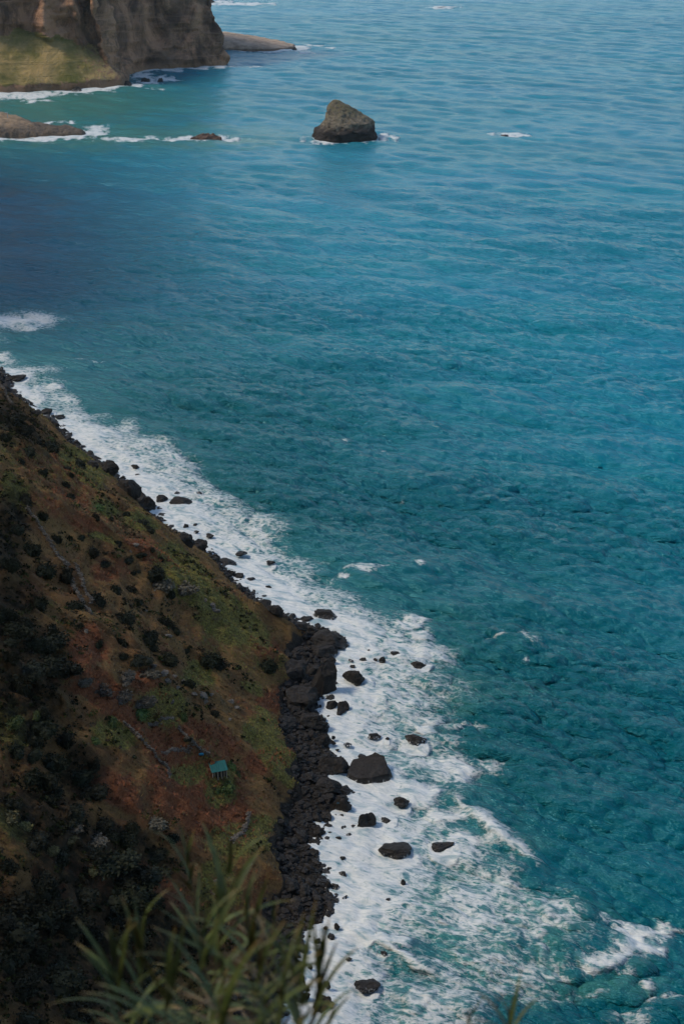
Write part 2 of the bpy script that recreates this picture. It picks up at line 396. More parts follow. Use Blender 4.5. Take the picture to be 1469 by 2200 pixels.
# ------------------------------------------------------------------ the sea
def ocean_tile(N, L, wind, kmin, kmax, seed, spread=2.0):
    r = np.random.default_rng(seed)
    k1 = np.fft.fftfreq(N, L / N) * 2 * np.pi
    KX, KY = np.meshgrid(k1, k1); K = np.hypot(KX, KY) + 1e-9
    w = np.array(wind) / np.hypot(*wind)
    cosf = (KX * w[0] + KY * w[1]) / K
    P = K ** -3.6 * (np.abs(cosf) ** spread + 0.06) * np.exp(-(kmin / K) ** 2) * np.exp(-(K / kmax) ** 4); P[0, 0] = 0
    A = np.sqrt(P) * (r.normal(size=(N, N)) + 1j * r.normal(size=(N, N)))
    h = np.fft.ifft2(A); s = 1 / h.real.std()
    dx = np.fft.ifft2(1j * KX / K * A).real * s; dy = np.fft.ifft2(1j * KY / K * A).real * s
    return h.real * s, dx, dy, L, N
def tile_at(T, X, Y, rot=0.0):
    h, dx, dy, L, N = T; c, s_ = math.cos(rot), math.sin(rot)
    x = ((X * c + Y * s_) / L * N) % N; y = ((-X * s_ + Y * c) / L * N) % N
    i = np.floor(x).astype(int); j = np.floor(y).astype(int); fx, fy = x - i, y - j; i %= N; j %= N; i2, j2 = (i + 1) % N, (j + 1) % N
    def q(A): return (A[j, i] * (1 - fx) + A[j, i2] * fx) * (1 - fy) + (A[j2, i] * (1 - fx) + A[j2, i2] * fx) * fy
    ax, ay = q(dx), q(dy)
    return q(h), ax * c - ay * s_, ax * s_ + ay * c
WIND = (-0.50, -1.0)
T_SW = ocean_tile(256, 610.0, (-0.62, -1.0), 2 * np.pi / 60, 2 * np.pi / 14, 5, 6.0)
T_C1 = ocean_tile(256, 149.0, WIND, 2 * np.pi / 13, 2 * np.pi / 1.8, 6, 9.0)
T_C2 = ocean_tile(256, 103.0, (-0.15, -1), 2 * np.pi / 8, 2 * np.pi / 1.6, 7, 7.0)

rr = [150.0]
while rr[-1] < 3600: rr.append(rr[-1] + max(0.45, rr[-1] * 0.0021))
rr = np.array(rr + list(np.geomspace(rr[-1] * 1.01, 16000, 40)))
aa = np.concatenate([np.linspace(-1.45, -0.36, 40, endpoint=False), np.arange(-0.36, 0.345, 0.0019), np.linspace(0.345, 1.45, 40)])
AA, RR = np.meshgrid(aa, rr)
SX, SY = RR * np.sin(AA), RR * np.cos(AA)
fine = sstep(0.5, 0.3, np.abs(AA))
hs, hx, hy = tile_at(T_SW, SX, SY)
h1, x1, y1 = tile_at(T_C1, SX, SY, 0.0)
h2, x2, y2 = tile_at(T_C2, SX, SY, 0.25)
f_sw = sstep(4200, 2200, RR) * fine * (1 - 0.40 * sstep(700, 1500, RR)); f_c = sstep(1500, 350, RR) * fine
sd_shore = seg_dist(SX, SY, SHORE) * np.where(inside(SX, SY, LAND), -1, 1)       # distance out from the coast
calm = 0.45 + 0.55 * sstep(0, 60, sd_shore)
f_c = f_c * (0.35 + 0.65 * sstep(10, 60, sd_shore))
shelter = sstep(-60, -240, SX) * sstep(640, 900, SY) * sstep(2200, 1700, SY)
gust = (1 - 0.6 * shelter) * (0.70 + 0.6 * sstep(-0.5, 0.5, fbm(SX * 0.004, SY * 0.008, 2.0, 3)))
A_SW, A_1, A_2 = 1.10, 0.60, 0.20
SZ = A_SW * hs * f_sw * calm + gust * f_c * (A_1 * h1 + A_2 * h2)
CH = 1.2
SXd = SX - CH * (A_SW * hx * f_sw * calm + gust * f_c * (A_1 * x1 + A_2 * x2))
SYd = SY - CH * (A_SW * hy * f_sw * calm + gust * f_c * (A_1 * y1 + A_2 * y2))

# foam: traced surf zones on the water plane
WARP = 8.0
wx = WARP * fbm(SX * 0.05, SY * 0.05, 1.0, 4); wy = WARP * fbm(SX * 0.05, SY * 0.05, 6.0, 4)
FX, FY = SX + wx * sstep(-2, 12, sd_shore), SY + wy * sstep(-2, 12, sd_shore)
near = (RR < 1100) & (np.abs(AA) < 0.4)
SURF_OUT = [(600, 2300), (900, 2300), (880, 2190), (905, 2120), (860, 2060), (900, 2010), (985, 1960), (1010, 1900), (960, 1860), (985, 1800), (960, 1740), (930, 1690), (890, 1640), (955, 1590), (985, 1560), (930, 1520),
            (965, 1480), (985, 1430), (960, 1400), (900, 1370), (925, 1345), (860, 1330), (800, 1310), (735, 1290), (730, 1262), (690, 1225), (640, 1190), (600, 1150), (560, 1105), (500, 1065), (450, 1040), (455, 1005),
            (375, 965), (310, 925), (250, 897), (160, 885), (110, 860), (125, 840), (90, 820), (115, 795), (60, 780), (0, 775), (-80, 800), (-80, 1000), (300, 1300), (560, 1500), (500, 1900), (500, 2300)]
LACE_OUT = [(600, 2300), (1060, 2300), (1120, 2170), (1200, 2080), (1280, 2000), (1260, 1930), (1170, 1880), (1110, 1830), (1040, 1770), (1000, 1730), (1080, 1700), (1105, 1655), (1040, 1610), (1040, 1560), (1000, 1500),
            (1010, 1430), (960, 1360), (880, 1310), (780, 1280), (720, 1220), (640, 1150), (560, 1080), (480, 1030), (430, 970), (330, 915), (200, 870), (160, 830), (140, 785), (0, 762), (-80, 800), (300, 1300), (500, 1900), (500, 2300)]
foam = np.zeros_like(SX)
q = near
s1 = sdist(FX[q], FY[q], sea_poly(SURF_OUT)); s2 = sdist(FX[q], FY[q], sea_poly(LACE_OUT))
holes = fbm(SX[q] * 0.045, SY[q] * 0.06, 3.3, 4)
f1 = sstep(-4, 14, s1) * (0.54 + 0.32 * sstep(26, 3, sd_shore[q])) - 0.34 * sstep(-0.1, 0.55, holes) * sstep(5, 20, sd_shore[q])
f2 = sstep(-4, 12, s2) * (0.47 + 0.28 * holes)
foam[q] = np.maximum(f1, f2)
def foam_blob(cx, cy, rx, ry, val, rot=0.0, soft=0.75):
    x0, y0 = sea_pt(cx, cy); xe, _ = sea_pt(cx + rx, cy); _, ye = sea_pt(cx, cy - ry)
    ax, ay = abs(xe - x0), abs(ye - y0)
    m = (np.abs(SX - x0) < ax * 2.5 + 12) & (np.abs(SY - y0) < ay * 2.5 + 12)
    ws = min(1.0, 0.12 * max(ax, ay))
    X = SX[m] + wx[m] * ws - x0; Y = SY[m] + wy[m] * ws - y0; c, s_ = math.cos(R(rot)), math.sin(R(rot))
    qq = np.hypot((X * c + Y * s_) / ax, (-X * s_ + Y * c) / ay)
    foam[m] = np.maximum(foam[m], val * sstep(1 + soft, 1 - soft, qq))
for b in [(40, 690, 90, 17, 1.0), (-10, 728, 30, 12, 0.5), (0, 772, 26, 8, 0.6), (1375, 2005, 105, 24, 0.80, 12), (1300, 2045, 55, 20, 0.72, 0), (1440, 1985, 60, 14, 0.62), (1340, 2085, 20, 9, 0.55, 0), (1385, 2115, 20, 20, 0.6),
          (1420, 2160, 40, 10, 0.6), (1465, 2170, 40, 12, 0.55), (1340, 2190, 60, 14, 0.5), (1140, 2120, 80, 40, 0.40), (1180, 1990, 90, 50, 0.42), (1010, 2130, 50, 30, 0.5), (900, 1222, 12, 5, 0.8), (870, 1062, 8, 8, 0.45), (740, 945, 20, 4, 0.5), (805, 974, 22, 3, 0.45),
          (895, 1338, 32, 11, 0.72), (915, 1360, 28, 12, 0.64), (1100, 1385, 45, 3, 0.5, -12), (1085, 1445, 8, 5, 0.7), (1130, 1415, 7, 5, 0.6), (745, 1235, 16, 6, 0.8), (790, 1224, 40, 3, 0.55), (125, 832, 16, 5, 0.85), (170, 777, 14, 2, 0.5), (210, 777, 18, 2, 0.5),
          (1020, 1560, 40, 10, 0.55), (930, 1570, 40, 12, 0.9), (1000, 1810, 40, 18, 0.85), (1060, 1800, 30, 16, 0.5), (900, 1690, 60, 30, 0.9), (960, 1740, 50, 24, 0.75), (1080, 1640, 40, 22, 0.52), (810, 2030, 70, 26, 0.92, 0), (780, 1990, 50, 30, 0.9),
          (1180, 1960, 70, 8, 0.55, -20), (1120, 1900, 60, 8, 0.55, -30), (1080, 1990, 90, 10, 0.6, -15), (1000, 1960, 80, 14, 0.62, -15), (1060, 2060, 90, 10, 0.58, -10), (1150, 2060, 60, 10, 0.5, 10), (960, 2090, 60, 12, 0.6), (930, 2150, 60, 20, 0.62), (1240, 2120, 60, 10, 0.45),
          # far water
          (515, 8, 68, 3.2, 0.95), (470, 4, 30, 3, 0.7), (950, 16, 30, 2.6, 0.9), (1097, 289, 32, 4.5, 0.95), (750, 299, 88, 7.5, 0.8), (815, 296, 26, 6, 0.8), (692, 303, 36, 6, 0.8), (430, 298, 76, 6, 0.9), (480, 299, 32, 4, 0.75), (290, 299, 40, 4.5, 0.85), (240, 300, 50, 5, 0.5),
          (195, 285, 34, 10, 0.95), (205, 272, 36, 4, 0.6), (100, 295, 95, 6, 0.95), (0, 298, 60, 5, 0.95), (140, 262, 40, 3, 0.55), (80, 217, 36, 2.6, 0.8), (60, 203, 80, 7, 1.0), (-20, 206, 60, 7, 1.0), (160, 194, 70, 5, 1.0), (235, 187, 40, 4, 1.0), (285, 182, 26, 6, 0.8),
          (300, 160, 26, 7, 0.72), (340, 150, 50, 3, 1.0), (400, 146, 50, 2.6, 1.0), (460, 144, 40, 2.6, 1.0), (335, 168, 36, 5, 0.7), (355, 172, 30, 2.4, 0.8), (315, 177, 40, 3, 0.7), (334, 190, 16, 2, 0.6), (500, 143, 14, 3, 0.6), (545, 144, 16, 2, 0.5),
          (570, 108, 72, 3.6, 1.0), (640, 103, 24, 6, 0.9), (665, 98, 20, 3, 0.8), (655, 114, 14, 2.2, 0.7), (708, 104, 7, 1.6, 0.8), (680, 97, 8, 1.4, 0.7), (60, 460, 4, 2, 0.5), (1090, 1445, 6, 3, 0.6)]:
    foam_blob(*b)
for (p_, t_, wm, hm) in rock_pos:
    m = (np.abs(SX - p_[0]) < wm * 2 + 3) & (np.abs(SY - p_[1]) < wm * 2 + 3)
    dd = np.hypot(SX[m] - p_[0], SY[m] - p_[1]) / (wm * 0.5)
    foam[m] = np.maximum(foam[m], 0.82 * sstep(2.2, 1.1, dd))
# breaking crests
lift = np.zeros_like(SX)
for pts, A, wsea, wland, fo in [([(690, 1190), (760, 1222), (830, 1262), (900, 1300)], 1.3, 7, 3, 0.0), ([(985, 1345), (1060, 1365), (1110, 1388), (1150, 1425)], 1.6, 8, 3.0, 0.0),
                               ([(960, 1690), (1010, 1745), (1060, 1795), (1110, 1830), (1180, 1870)], 2.0, 6, 2.4, 0.75), ([(1130, 1890), (1200, 1905), (1260, 1945), (1330, 1960)], 1.3, 7, 3, 0.3),
                               ([(740, 1960), (800, 2020), (860, 2060), (960, 2110), (1010, 2140)], 1.5, 5, 2.5, 0.7), ([(1240, 2000), (1300, 1975), (1400, 1995), (1480, 1975)], 1.0, 5, 3, 0.6),
                               ([(940, 1310), (1030, 1330), (1130, 1345)], 0.7, 7, 3, 0.0), ([(1150, 1780), (1260, 1830), (1400, 1890), (1500, 1920)], 1.5, 9, 4, 0.0), ([(1180, 1560), (1300, 1640), (1469, 1720)], 1.0, 10, 4, 0.0), ([(1060, 1470), (1200, 1530), (1330, 1560)], 0.8, 9, 4, 0.0), ([(1300, 1330), (1400, 1400), (1500, 1440)], 0.8, 10, 5, 0.0),
                               ([(860, 1560), (930, 1560), (980, 1555)], 0.9, 4, 2, 0.7), ([(240, 890), (330, 930), (440, 1000)], 0.8, 5, 3, 0.0)]:
    P = sea_poly(pts)
    m = near & (SX > P[:, 0].min() - 30) & (SX < P[:, 0].max() + 30) & (SY > P[:, 1].min() - 30) & (SY < P[:, 1].max() + 30)
    d, s_, side = seg_dist(SX[m] + 0.25 * wx[m], SY[m] + 0.25 * wy[m], P, want_s=True)
    L = np.linalg.norm(np.diff(P, axis=0), axis=1).sum(); tp = np.sin(np.pi * np.clip(s_ / L, 0.02, 0.98)) ** 0.7
    sea_side = side > 0
    pr = np.where(sea_side, np.exp(-(d / wsea) ** 2), np.exp(-(d / wland) ** 2)) * tp
    lift[m] = np.maximum(lift[m], A * pr)
    if fo: foam[m] = np.maximum(foam[m], fo * np.exp(-(d / 2.2) ** 2) * tp)
SZ = SZ + lift
SZ = SZ + (0.24 * fbm(SX * 0.16, SY * 0.24, 4.4, 4) + 0.22 * np.sin((sd_shore + 5 * fbm(SX * 0.03, SY * 0.03, 8.8, 2)) * 0.75) * sstep(2, 8, sd_shore)) * sstep(0.2, 0.7, foam) * sstep(900, 500, RR)
foam = foam + sstep(900, 1200, RR) * sstep(0.05, 0.3, foam) * (0.40 * fbm(SX * 0.06, SY * 0.018, 3.0, 3) + 0.55 * fbm(SX * 0.16, SY * 0.05, 5.0, 2))
# scattered small whitecaps offshore
shal = np.maximum(sstep(70, 0, sd_shore) * 0.35, 0)
def shal_blob(cx, cy, rx, ry, val):
    global shal
    x0, y0 = sea_pt(cx, cy); xe, _ = sea_pt(cx + rx, cy); _, ye = sea_pt(cx, cy - ry); _, yn = sea_pt(cx, cy + ry)
    ay = np.where(SY > y0, abs(ye - y0), abs(yn - y0))
    qq = np.hypot((SX - x0 + 4 * wx) / abs(xe - x0), (SY - y0 + 4 * wy) / ay)
    shal = np.maximum(shal, val * sstep(1.5, 0.2, qq))
for b in [(150, 230, 330, 60, 1.0), (250, 292, 380, 32, 1.0), (60, 300, 200, 16, 1.0), (430, 300, 180, 20, 0.9), (1200, 2080, 260, 90, 0.75), (1120, 2010, 200, 80, 0.8), (950, 1900, 150, 120, 0.8), (850, 2000, 60, 50, 1.0), (900, 1450, 160, 120, 0.6), (750, 70, 220, 30, 0.25)]:
    shal_blob(*b)

t = NT('sea_water'); p = t.pos()
fo = t.attr('foam'); sh = t.attr('shallow')
warp = t.vma('MULTIPLY', t.vma('SUBTRACT', t.noise(p, 0.35, 4, 0.6, color=True), (0.5, 0.5, 0.5)), (2.6, 2.6, 2.6))
pw = t.vma('ADD', p, warp)
v1 = t.voro(pw, 0.36); nf = t.noise(t.pos((0.45, 1.7, 1), 0.40), 0.8, 4, 0.58, 0.5); n1 = t.noise(t.pos((0.7, 1.5, 1), 0.45), 0.20, 4, 0.6, 0.8); n2 = t.noise(t.pos((0.5, 1.5, 1), 0.35), 0.55, 4, 0.60, 0.9)
r1 = t.rng(t.ma('ABSOLUTE', t.ma('SUBTRACT', n1, 0.5)), 0.0, 0.17, smooth=False); r2 = t.rng(t.ma('ABSOLUTE', t.ma('SUBTRACT', n2, 0.5)), 0.0, 0.16, smooth=False)
lace = t.ma('ADD', t.ma('MULTIPLY', r1, 0.30), t.ma('MULTIPLY', r2, 0.28)); lace = t.ma('ADD', lace, t.ma('MULTIPLY', t.rng(v1, 0.0, 0.40), 0.20))
lace = t.ma('ADD', lace, t.ma('MULTIPLY', nf, 0.42))      # about 0.15 .. 1.1
fm = t.rng(t.ma('SUBTRACT', fo, lace), -0.20, 0.26)
fm = t.ma('MULTIPLY', fm, t.rng(fo, 0.04, 0.22))
veil = t.ma('MULTIPLY', t.rng(t.ma('ADD', fo, t.ma('MULTIPLY', t.ma('SUBTRACT', n1, 0.5), 0.9)), 0.10, 0.75), 0.62)                       # milky aerated water under the foam
big = t.noise(t.pos((1, 2.2, 1)), 0.0045, 4, 0.6)
deep = t.mix(t.attr('offshore'), (0.000, 0.080, 0.100), t.mix(t.rng(big, 0.35, 0.65), (0.000, 0.150, 0.230), (0.000, 0.166, 0.230)))  # teal darkens near the coast; left-bay shade is also put into this colour
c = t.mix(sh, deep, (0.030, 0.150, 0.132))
c = t.mix(veil, c, (0.09, 0.20, 0.21))
fcol = t.mix(t.rng(t.ma('ADD', t.ma('MULTIPLY', n2, 0.6), t.ma('MULTIPLY', nf, 0.4)), 0.3, 0.65), (0.42, 0.455, 0.46), (0.63, 0.63, 0.60))
fcol = t.mix(t.ma('MULTIPLY', t.rng(n1, 0.48, 0.66), 0.85), fcol, (0.26, 0.34, 0.37))
c = t.mix(fm, c, fcol)
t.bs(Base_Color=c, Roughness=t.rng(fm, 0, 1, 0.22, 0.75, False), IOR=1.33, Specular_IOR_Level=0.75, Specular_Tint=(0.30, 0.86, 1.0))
# small wind waves: crests lie across the wind
rz = 0.42
b1 = t.noise(t.pos((0.42, 1.6, 1), rz), 0.50, 3, 0.62, 0.2)
b2 = t.noise(t.pos((0.45, 1.6, 1), rz + 0.12), 0.20, 5, 0.62, 0.3)
h = t.ma('ADD', t.ma('MULTIPLY', b1, 1.2), t.ma('MULTIPLY', b2, 3.6)); h = t.ma('MULTIPLY', h, t.attr('windy')); h = t.ma('MULTIPLY', h, t.rng(fo, 0.25, 0.75, 1.0, 0.30))
nb = t.bump(h, 0.9, 1.0)
t.bs(Normal=nb)
M['sea_water'] = t.m
sea_keep = sd_shore > -12
V = np.stack([SXd, SYd, SZ], -1).reshape(-1, 3)
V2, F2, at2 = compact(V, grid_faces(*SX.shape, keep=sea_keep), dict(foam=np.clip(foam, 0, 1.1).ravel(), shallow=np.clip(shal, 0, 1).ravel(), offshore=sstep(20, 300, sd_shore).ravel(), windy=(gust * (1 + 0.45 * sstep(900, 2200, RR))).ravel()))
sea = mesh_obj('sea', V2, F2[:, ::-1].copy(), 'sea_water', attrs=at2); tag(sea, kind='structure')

# ------------------------------------------------------------------ the far headland: a cliff lofted above its waterline
t = NT('cliff_rock'); p = t.pos()
w_ = t.noise(p, 0.02, 5, 0.65); st_ = t.noise(t.pos((0.006, 0.006, 0.16)), 1.0, 4, 0.65, 0.25); ve = t.noise(t.pos((0.03, 0.03, 0.014)), 1.0, 6, 0.7, 0.8); fi = t.noise(p, 0.16, 5, 0.7)
c = t.mix(t.rng(ve, 0.35, 0.62), (0.078, 0.048, 0.033), (0.38, 0.215, 0.125))
c = t.mix(t.rng(st_, 0.55, 0.70), c, (0.34, 0.20, 0.125))
c = t.mix(t.rng(w_, 0.52, 0.68), c, (0.17, 0.11, 0.075))
c = t.mix(t.rng(fi, 0.55, 0.75), c, (0.080, 0.054, 0.040))
g = t.rng(t.ma('ADD', t.attr('grass'), t.ma('MULTIPLY', t.ma('SUBTRACT', fi, 0.5), 2.4)), 0.3, 0.8)
c = t.mix(g, c, t.mix(t.rng(w_, 0.35, 0.6), (0.115, 0.110, 0.028), (0.32, 0.23, 0.095)))
low = t.rng(t.ma('ADD', t.posz(), t.ma('MULTIPLY', fi, 6.0)), 12, 4)
c = t.mix(t.ma('MULTIPLY', low, 0.6), c, (0.20, 0.13, 0.075))
t.bs(Base_Color=c, Roughness=0.9, Specular_IOR_Level=0.2)
t.bs(Normal=t.bump(t.ma('ADD', t.ma('ADD', ve, t.ma('MULTIPLY', st_, 0.6)), t.ma('MULTIPLY', fi, 0.35)), 0.9, 7.0))
M['cliff_rock'] = t.m
wl_px = [(-230, 208), (-120, 204), (0, 200), (60, 197), (130, 194), (200, 190), (245, 186), (268, 184), (278, 176), (280, 160), (300, 152), (345, 148), (400, 145), (445, 143), (466, 143), (477, 142)]
wl = list(map(np.array, sea_poly(wl_px)))
tip = wl[-1]
wl += [tip + (6, 18), tip + (4, 60), tip + (-18, 130), tip + (-60, 220), tip + (-160, 360), tip + (-330, 500), tip + (-620, 560)]
wl = np.array(wl)
seg = np.linalg.norm(np.diff(wl, axis=0), axis=1); cs = np.concatenate([[0], np.cumsum(seg)])
ns, nh = 330, 120
ss = np.linspace(0, cs[-1], ns); bx = np.interp(ss, cs, wl[:, 0]); by = np.interp(ss, cs, wl[:, 1])
ker = np.ones(5) / 5
bx[2:-2] = np.convolve(bx, ker, 'valid'); by[2:-2] = np.convolve(by, ker, 'valid')
tx, ty = np.gradient(bx), np.gradient(by); tl = np.hypot(tx, ty); nx, ny = -ty / tl, tx / tl        # inland normal (left of travel)
s_talus = cs[8] + 20
hh = np.concatenate([np.linspace(-6, 130, 90, endpoint=False), np.linspace(130, 250, 30)])
HH, SS = np.meshgrid(hh, ss, indexing='ij')
tal = np.clip((s_talus - SS) / 120, 0, 1) ** 0.8                                            # the grassy apron at the left end
tal_h = 56 * tal + 9 * fbm(SS * 0.03, 0 * SS + 0.37, 2.2, 3) * (tal > 0.02)
off_cliff_unused = np.clip(HH, -6, None) * 0.22 + 14 * sstep(60, 64, HH) * 0.4 + np.clip(HH - 110, 0, None) * 0.5
off = np.where(HH < tal_h, np.clip(HH, 0, 9) * 0.35 + np.clip(HH - 9, 0, None) * 1.15, np.clip(np.minimum(tal_h, HH), 0, 9) * .35 + np.clip(tal_h - 9, 0, None) * 1.15 + np.clip(HH - np.maximum(tal_h, 0), 0, None) * (0.2 + 0.16 * sstep(cs[12], cs[14], SS) + 0.6 * sstep(cs[15], cs[18], SS)) + np.clip(HH - 110, 0, None) * 0.5)
gap = np.exp(-((SS - (cs[9] + 8)) / 16.0) ** 2) * 30 * sstep(0, 40, HH) + np.exp(-((SS - cs[11]) / 14.0) ** 2) * 12 * sstep(10, 40, HH)    # dark gullies
bxx, byy = bx[None, :] + 0 * HH, by[None, :] + 0 * HH
rough = 15 * fbm(bxx * 0.016, byy * 0.016, HH * 0.006, 4) + 9 * (ridged(bxx * 0.03, byy * 0.03, HH * 0.006, 3) - .4) + 7.0 * fbm(bxx * 0.06, byy * 0.06, HH * 0.05, 4) + 4.0 * np.round(2.5 * fbm(bxx * 0.04 + 9, byy * 0.04, HH * 0.06, 2)) / 2.5 + 1.6 * perlin(0.01 * SS, HH * 0.16, 2.0) * (1 - tal)
rough *= sstep(-2, 10, HH) * (1 - 0.6 * (HH < tal_h))
offt = off + gap - rough * 0.9
CX = bxx + nx[None, :] * offt; CY = byy + ny[None, :] * offt
# close the top with a plateau ring drawn in towards the middle
mx, my = bx.mean() - 260, by.mean() + 220
top = []
for f_ in (0.35, 0.7, 1.0):
    top.append(np.stack([CX[-1] * (1 - f_) + mx * f_, CY[-1] * (1 - f_) + my * f_, np.full(ns, 250 + 40 * f_)], -1))
V = np.concatenate([np.stack([CX, CY, HH + 1.5 * fbm(bxx * 0.05, byy * 0.05, HH * 0.05, 3)], -1).reshape(-1, 3)] + top)
gmask = np.concatenate([(np.where(HH < tal_h + 4, 1.0, 0) * tal * sstep(4, 12, HH) + 0.35 * sstep(120, 200, HH)).ravel(), np.ones(3 * ns)])
head = mesh_obj('headland', V, grid_faces(nh + 3, ns), 'cliff_rock', attrs=dict(grass=gmask)); tag(head, kind='structure')

# ------------------------------------------------------------------ sea stack and low rocks of the bay
def stack_mat():
    t = NT('stack_rock'); p = t.pos()
    n1 = t.noise(p, 0.06, 6, 0.65); n2 = t.noise(p, 0.4, 5, 0.7); st_ = t.noise(t.pos((0.05, 0.05, 0.22)), 1.0, 4, 0.6)
    z = t.ma('ADD', t.posz(), t.ma('MULTIPLY', t.ma('SUBTRACT', n1, 0.5), 26))
    c = t.mix(t.rng(n2, 0.35, 0.65), (0.085, 0.072, 0.052), (0.20, 0.168, 0.120))
    c = t.mix(t.rng(z, 15, 8), c, t.mix(n2, (0.020, 0.017, 0.016), (0.050, 0.040, 0.034)))
    c = t.mix(t.rng(st_, 0.6, 0.72), c, (0.045, 0.040, 0.032))
    g = t.ma('MULTIPLY', t.rng(t.normz(), 0.35, 0.7), t.rng(z, 14, 26))
    c = t.mix(t.ma('MULTIPLY', g, t.rng(n2, 0.35, 0.7)), c, (0.088, 0.080, 0.032))
    t.bs(Base_Color=c, Roughness=0.9, Specular_IOR_Level=0.2, Normal=t.bump(t.ma('ADD', n1, t.ma('MULTIPLY', n2, 0.4)), 0.9, 3.0)); M['stack_rock'] = t.m
stack_mat()
sx0, sy0 = (float(v) for v in sea_pt(741, 300)); st_t = depth_of(sx0, sy0, 0); mpp = st_t / FPX
prof = np.array([(-6, 668, 812), (0, 671, 810), (2.5, 672, 808), (9, 675, 805), (11, 680, 803), (14.3, 688, 802), (19.4, 695, 800), (21.5, 697, 794), (28, 700, 775), (34.8, 702, 758), (40, 708, 742), (43, 712, 733), (44.5, 715, 727)], float)
nz_, na = 70, 120
zz = np.linspace(-6, 44.5, nz_); l_ = (np.interp(zz, prof[:, 0], prof[:, 1]) - 741) * mpp; r_ = (np.interp(zz, prof[:, 0], prof[:, 2]) - 741) * mpp
th = np.linspace(0, 2 * np.pi, na, endpoint=False)
ZZ, TH = np.meshgrid(zz, th, indexing='ij')
cxm = ((l_ + r_) / 2)[:, None]; hw = ((r_ - l_) / 2)[:, None]
ct, sn = np.cos(TH), np.sin(TH); sup = (np.abs(ct) ** 2.6 + np.abs(sn) ** 2.6) ** (-1 / 2.6)
hd = np.minimum(hw * 0.85, 24)
X = cxm + hw * ct * sup; Y = 12 + hd * sn * sup + (ZZ * 0.08)
rad = 2.2 * fbm(X * 0.07, Y * 0.07, ZZ * 0.07, 4) + 1.6 * (ridged(X * 0.13, Y * 0.13, ZZ * 0.09, 4) - .4) + 0.8 * fbm(X * .4, Y * .4, ZZ * .3, 3)
fade = sstep(44.5, 36, ZZ)
X = X + ct * rad * fade; Y = Y + sn * rad * fade
V = np.stack([X, Y, np.where(ZZ > 0, ZZ * 0.80, ZZ) + 1.2 * fbm(X * 0.2, Y * 0.2, ZZ * 0.2, 3)], -1).reshape(-1, 3)
V = np.concatenate([V, [[V[-na:, 0].mean(), V[-na:, 1].mean(), 36.4]]])
F = [tuple(f) for f in grid_faces(nz_, na, wrap=True)] + [((nz_ - 1) * na + i, (nz_ - 1) * na + (i + 1) % na, len(V) - 1) for i in range(na)]
o = mesh_obj('sea_stack', V, F, 'stack_rock', (sx0, sy0, 0))
tag(o, 'tall wedge-shaped sea stack with green top standing alone in the bay', 'sea stack')

def low_rock_mat(name, rock1, rock2, topc, topz):
    t = NT(name); p = t.pos(); n1 = t.noise(p, 0.08, 5, 0.6); n2 = t.noise(p, 0.5, 5, 0.7)
    c = t.mix(t.rng(n2, 0.3, 0.7), rock1, rock2)
    g = t.rng(t.ma('ADD', t.posz(), t.ma('MULTIPLY', t.ma('SUBTRACT', n1, 0.5), topz)), topz * 0.75, topz * 1.15)
    c = t.mix(g, c, t.mix(t.rng(n1, 0.4, 0.6), topc, tuple(v * 0.7 for v in topc)))
    t.bs(Base_Color=c, Roughness=0.92, Specular_IOR_Level=0.2, Normal=t.bump(t.ma('ADD', n1, t.ma('MULTIPLY', n2, 0.5)), 0.8, 1.5)); M[name] = t.m
low_rock_mat('islet_rock', (0.11, 0.08, 0.06), (0.19, 0.14, 0.105), (0.38, 0.285, 0.205), 2.6)
low_rock_mat('spit_rock', (0.055, 0.044, 0.036), (0.14, 0.112, 0.085), (0.29, 0.21, 0.135), 9.0)
low_rock_mat('reef_rock', (0.05, 0.034, 0.028), (0.13, 0.085, 0.062), (0.12, 0.07, 0.05), 4.0)
def low_rock(name, px_poly, hfun, mat, step, label, cat, group=None):
    P = sea_poly(px_poly); c0 = P.mean(0)
    xs = np.arange(P[:, 0].min() - 6, P[:, 0].max() + 6, step); ys = np.arange(P[:, 1].min() - 6, P[:, 1].max() + 6, step)
    X, Y = np.meshgrid(xs, ys)
    d = sdist(X + 1.5 * fbm(X * .15, Y * .15), Y + 1.5 * fbm(X * .15, Y * .15, 5.), P)
    Z = np.where(d > 0, hfun(X, Y, np.clip(d, 0, None), P), -1.5 + d * 0.4)
    V = np.stack([X - c0[0], Y - c0[1], np.maximum(Z, -4)], -1).reshape(-1, 3)
    V2, F2, _ = compact(V, grid_faces(*X.shape, keep=d > -6), {})
    o = mesh_obj(name, V2, F2, mat, (c0[0], c0[1], 0)); tag(o, label, cat, group); return o
def h_islet(X, Y, d, P):
    f = np.clip((P[:, 0].max() - X) / 105, 0, 1)
    return 4.0 * (1 - np.exp(-d / 2.0)) + 13 * f ** 1.3 * (1 - np.exp(-d / 18)) + 1.0 * fbm(X * .1, Y * .1, 2.) * sstep(0, 5, d)
low_rock('islet', [(440, 108), (520, 109), (580, 109), (612, 108), (632, 104), (634, 99), (600, 92), (560, 87), (440, 84)], h_islet, 'islet_rock', 1.6, 'low sandy-topped rocky point reaching out behind the headland cliff', 'islet')
def h_spit(X, Y, d, P):
    f = np.clip((P[:, 0].max() - X) / 85, 0, 2)
    return 3.5 * (1 - np.exp(-d / 1.6)) + (2.5 + 6.5 * sstep(0.35, 1.1, f)) * (1 - np.exp(-d / 12)) + 1.8 * fbm(X * .09, Y * .09, 3., 4) * sstep(0, 6, d) + 0.5 * ridged(X * .3, Y * .3) * sstep(0, 3, d)
spit = low_rock('rocky_spit', [(-160, 297), (-60, 297), (20, 295), (100, 294), (150, 293), (178, 292), (184, 286), (160, 279), (120, 276), (80, 273), (60, 266), (20, 258), (-160, 250)], h_spit, 'spit_rock', 0.9,
                'brown rocky spit running into the bay with surf along its edge', 'rocks')
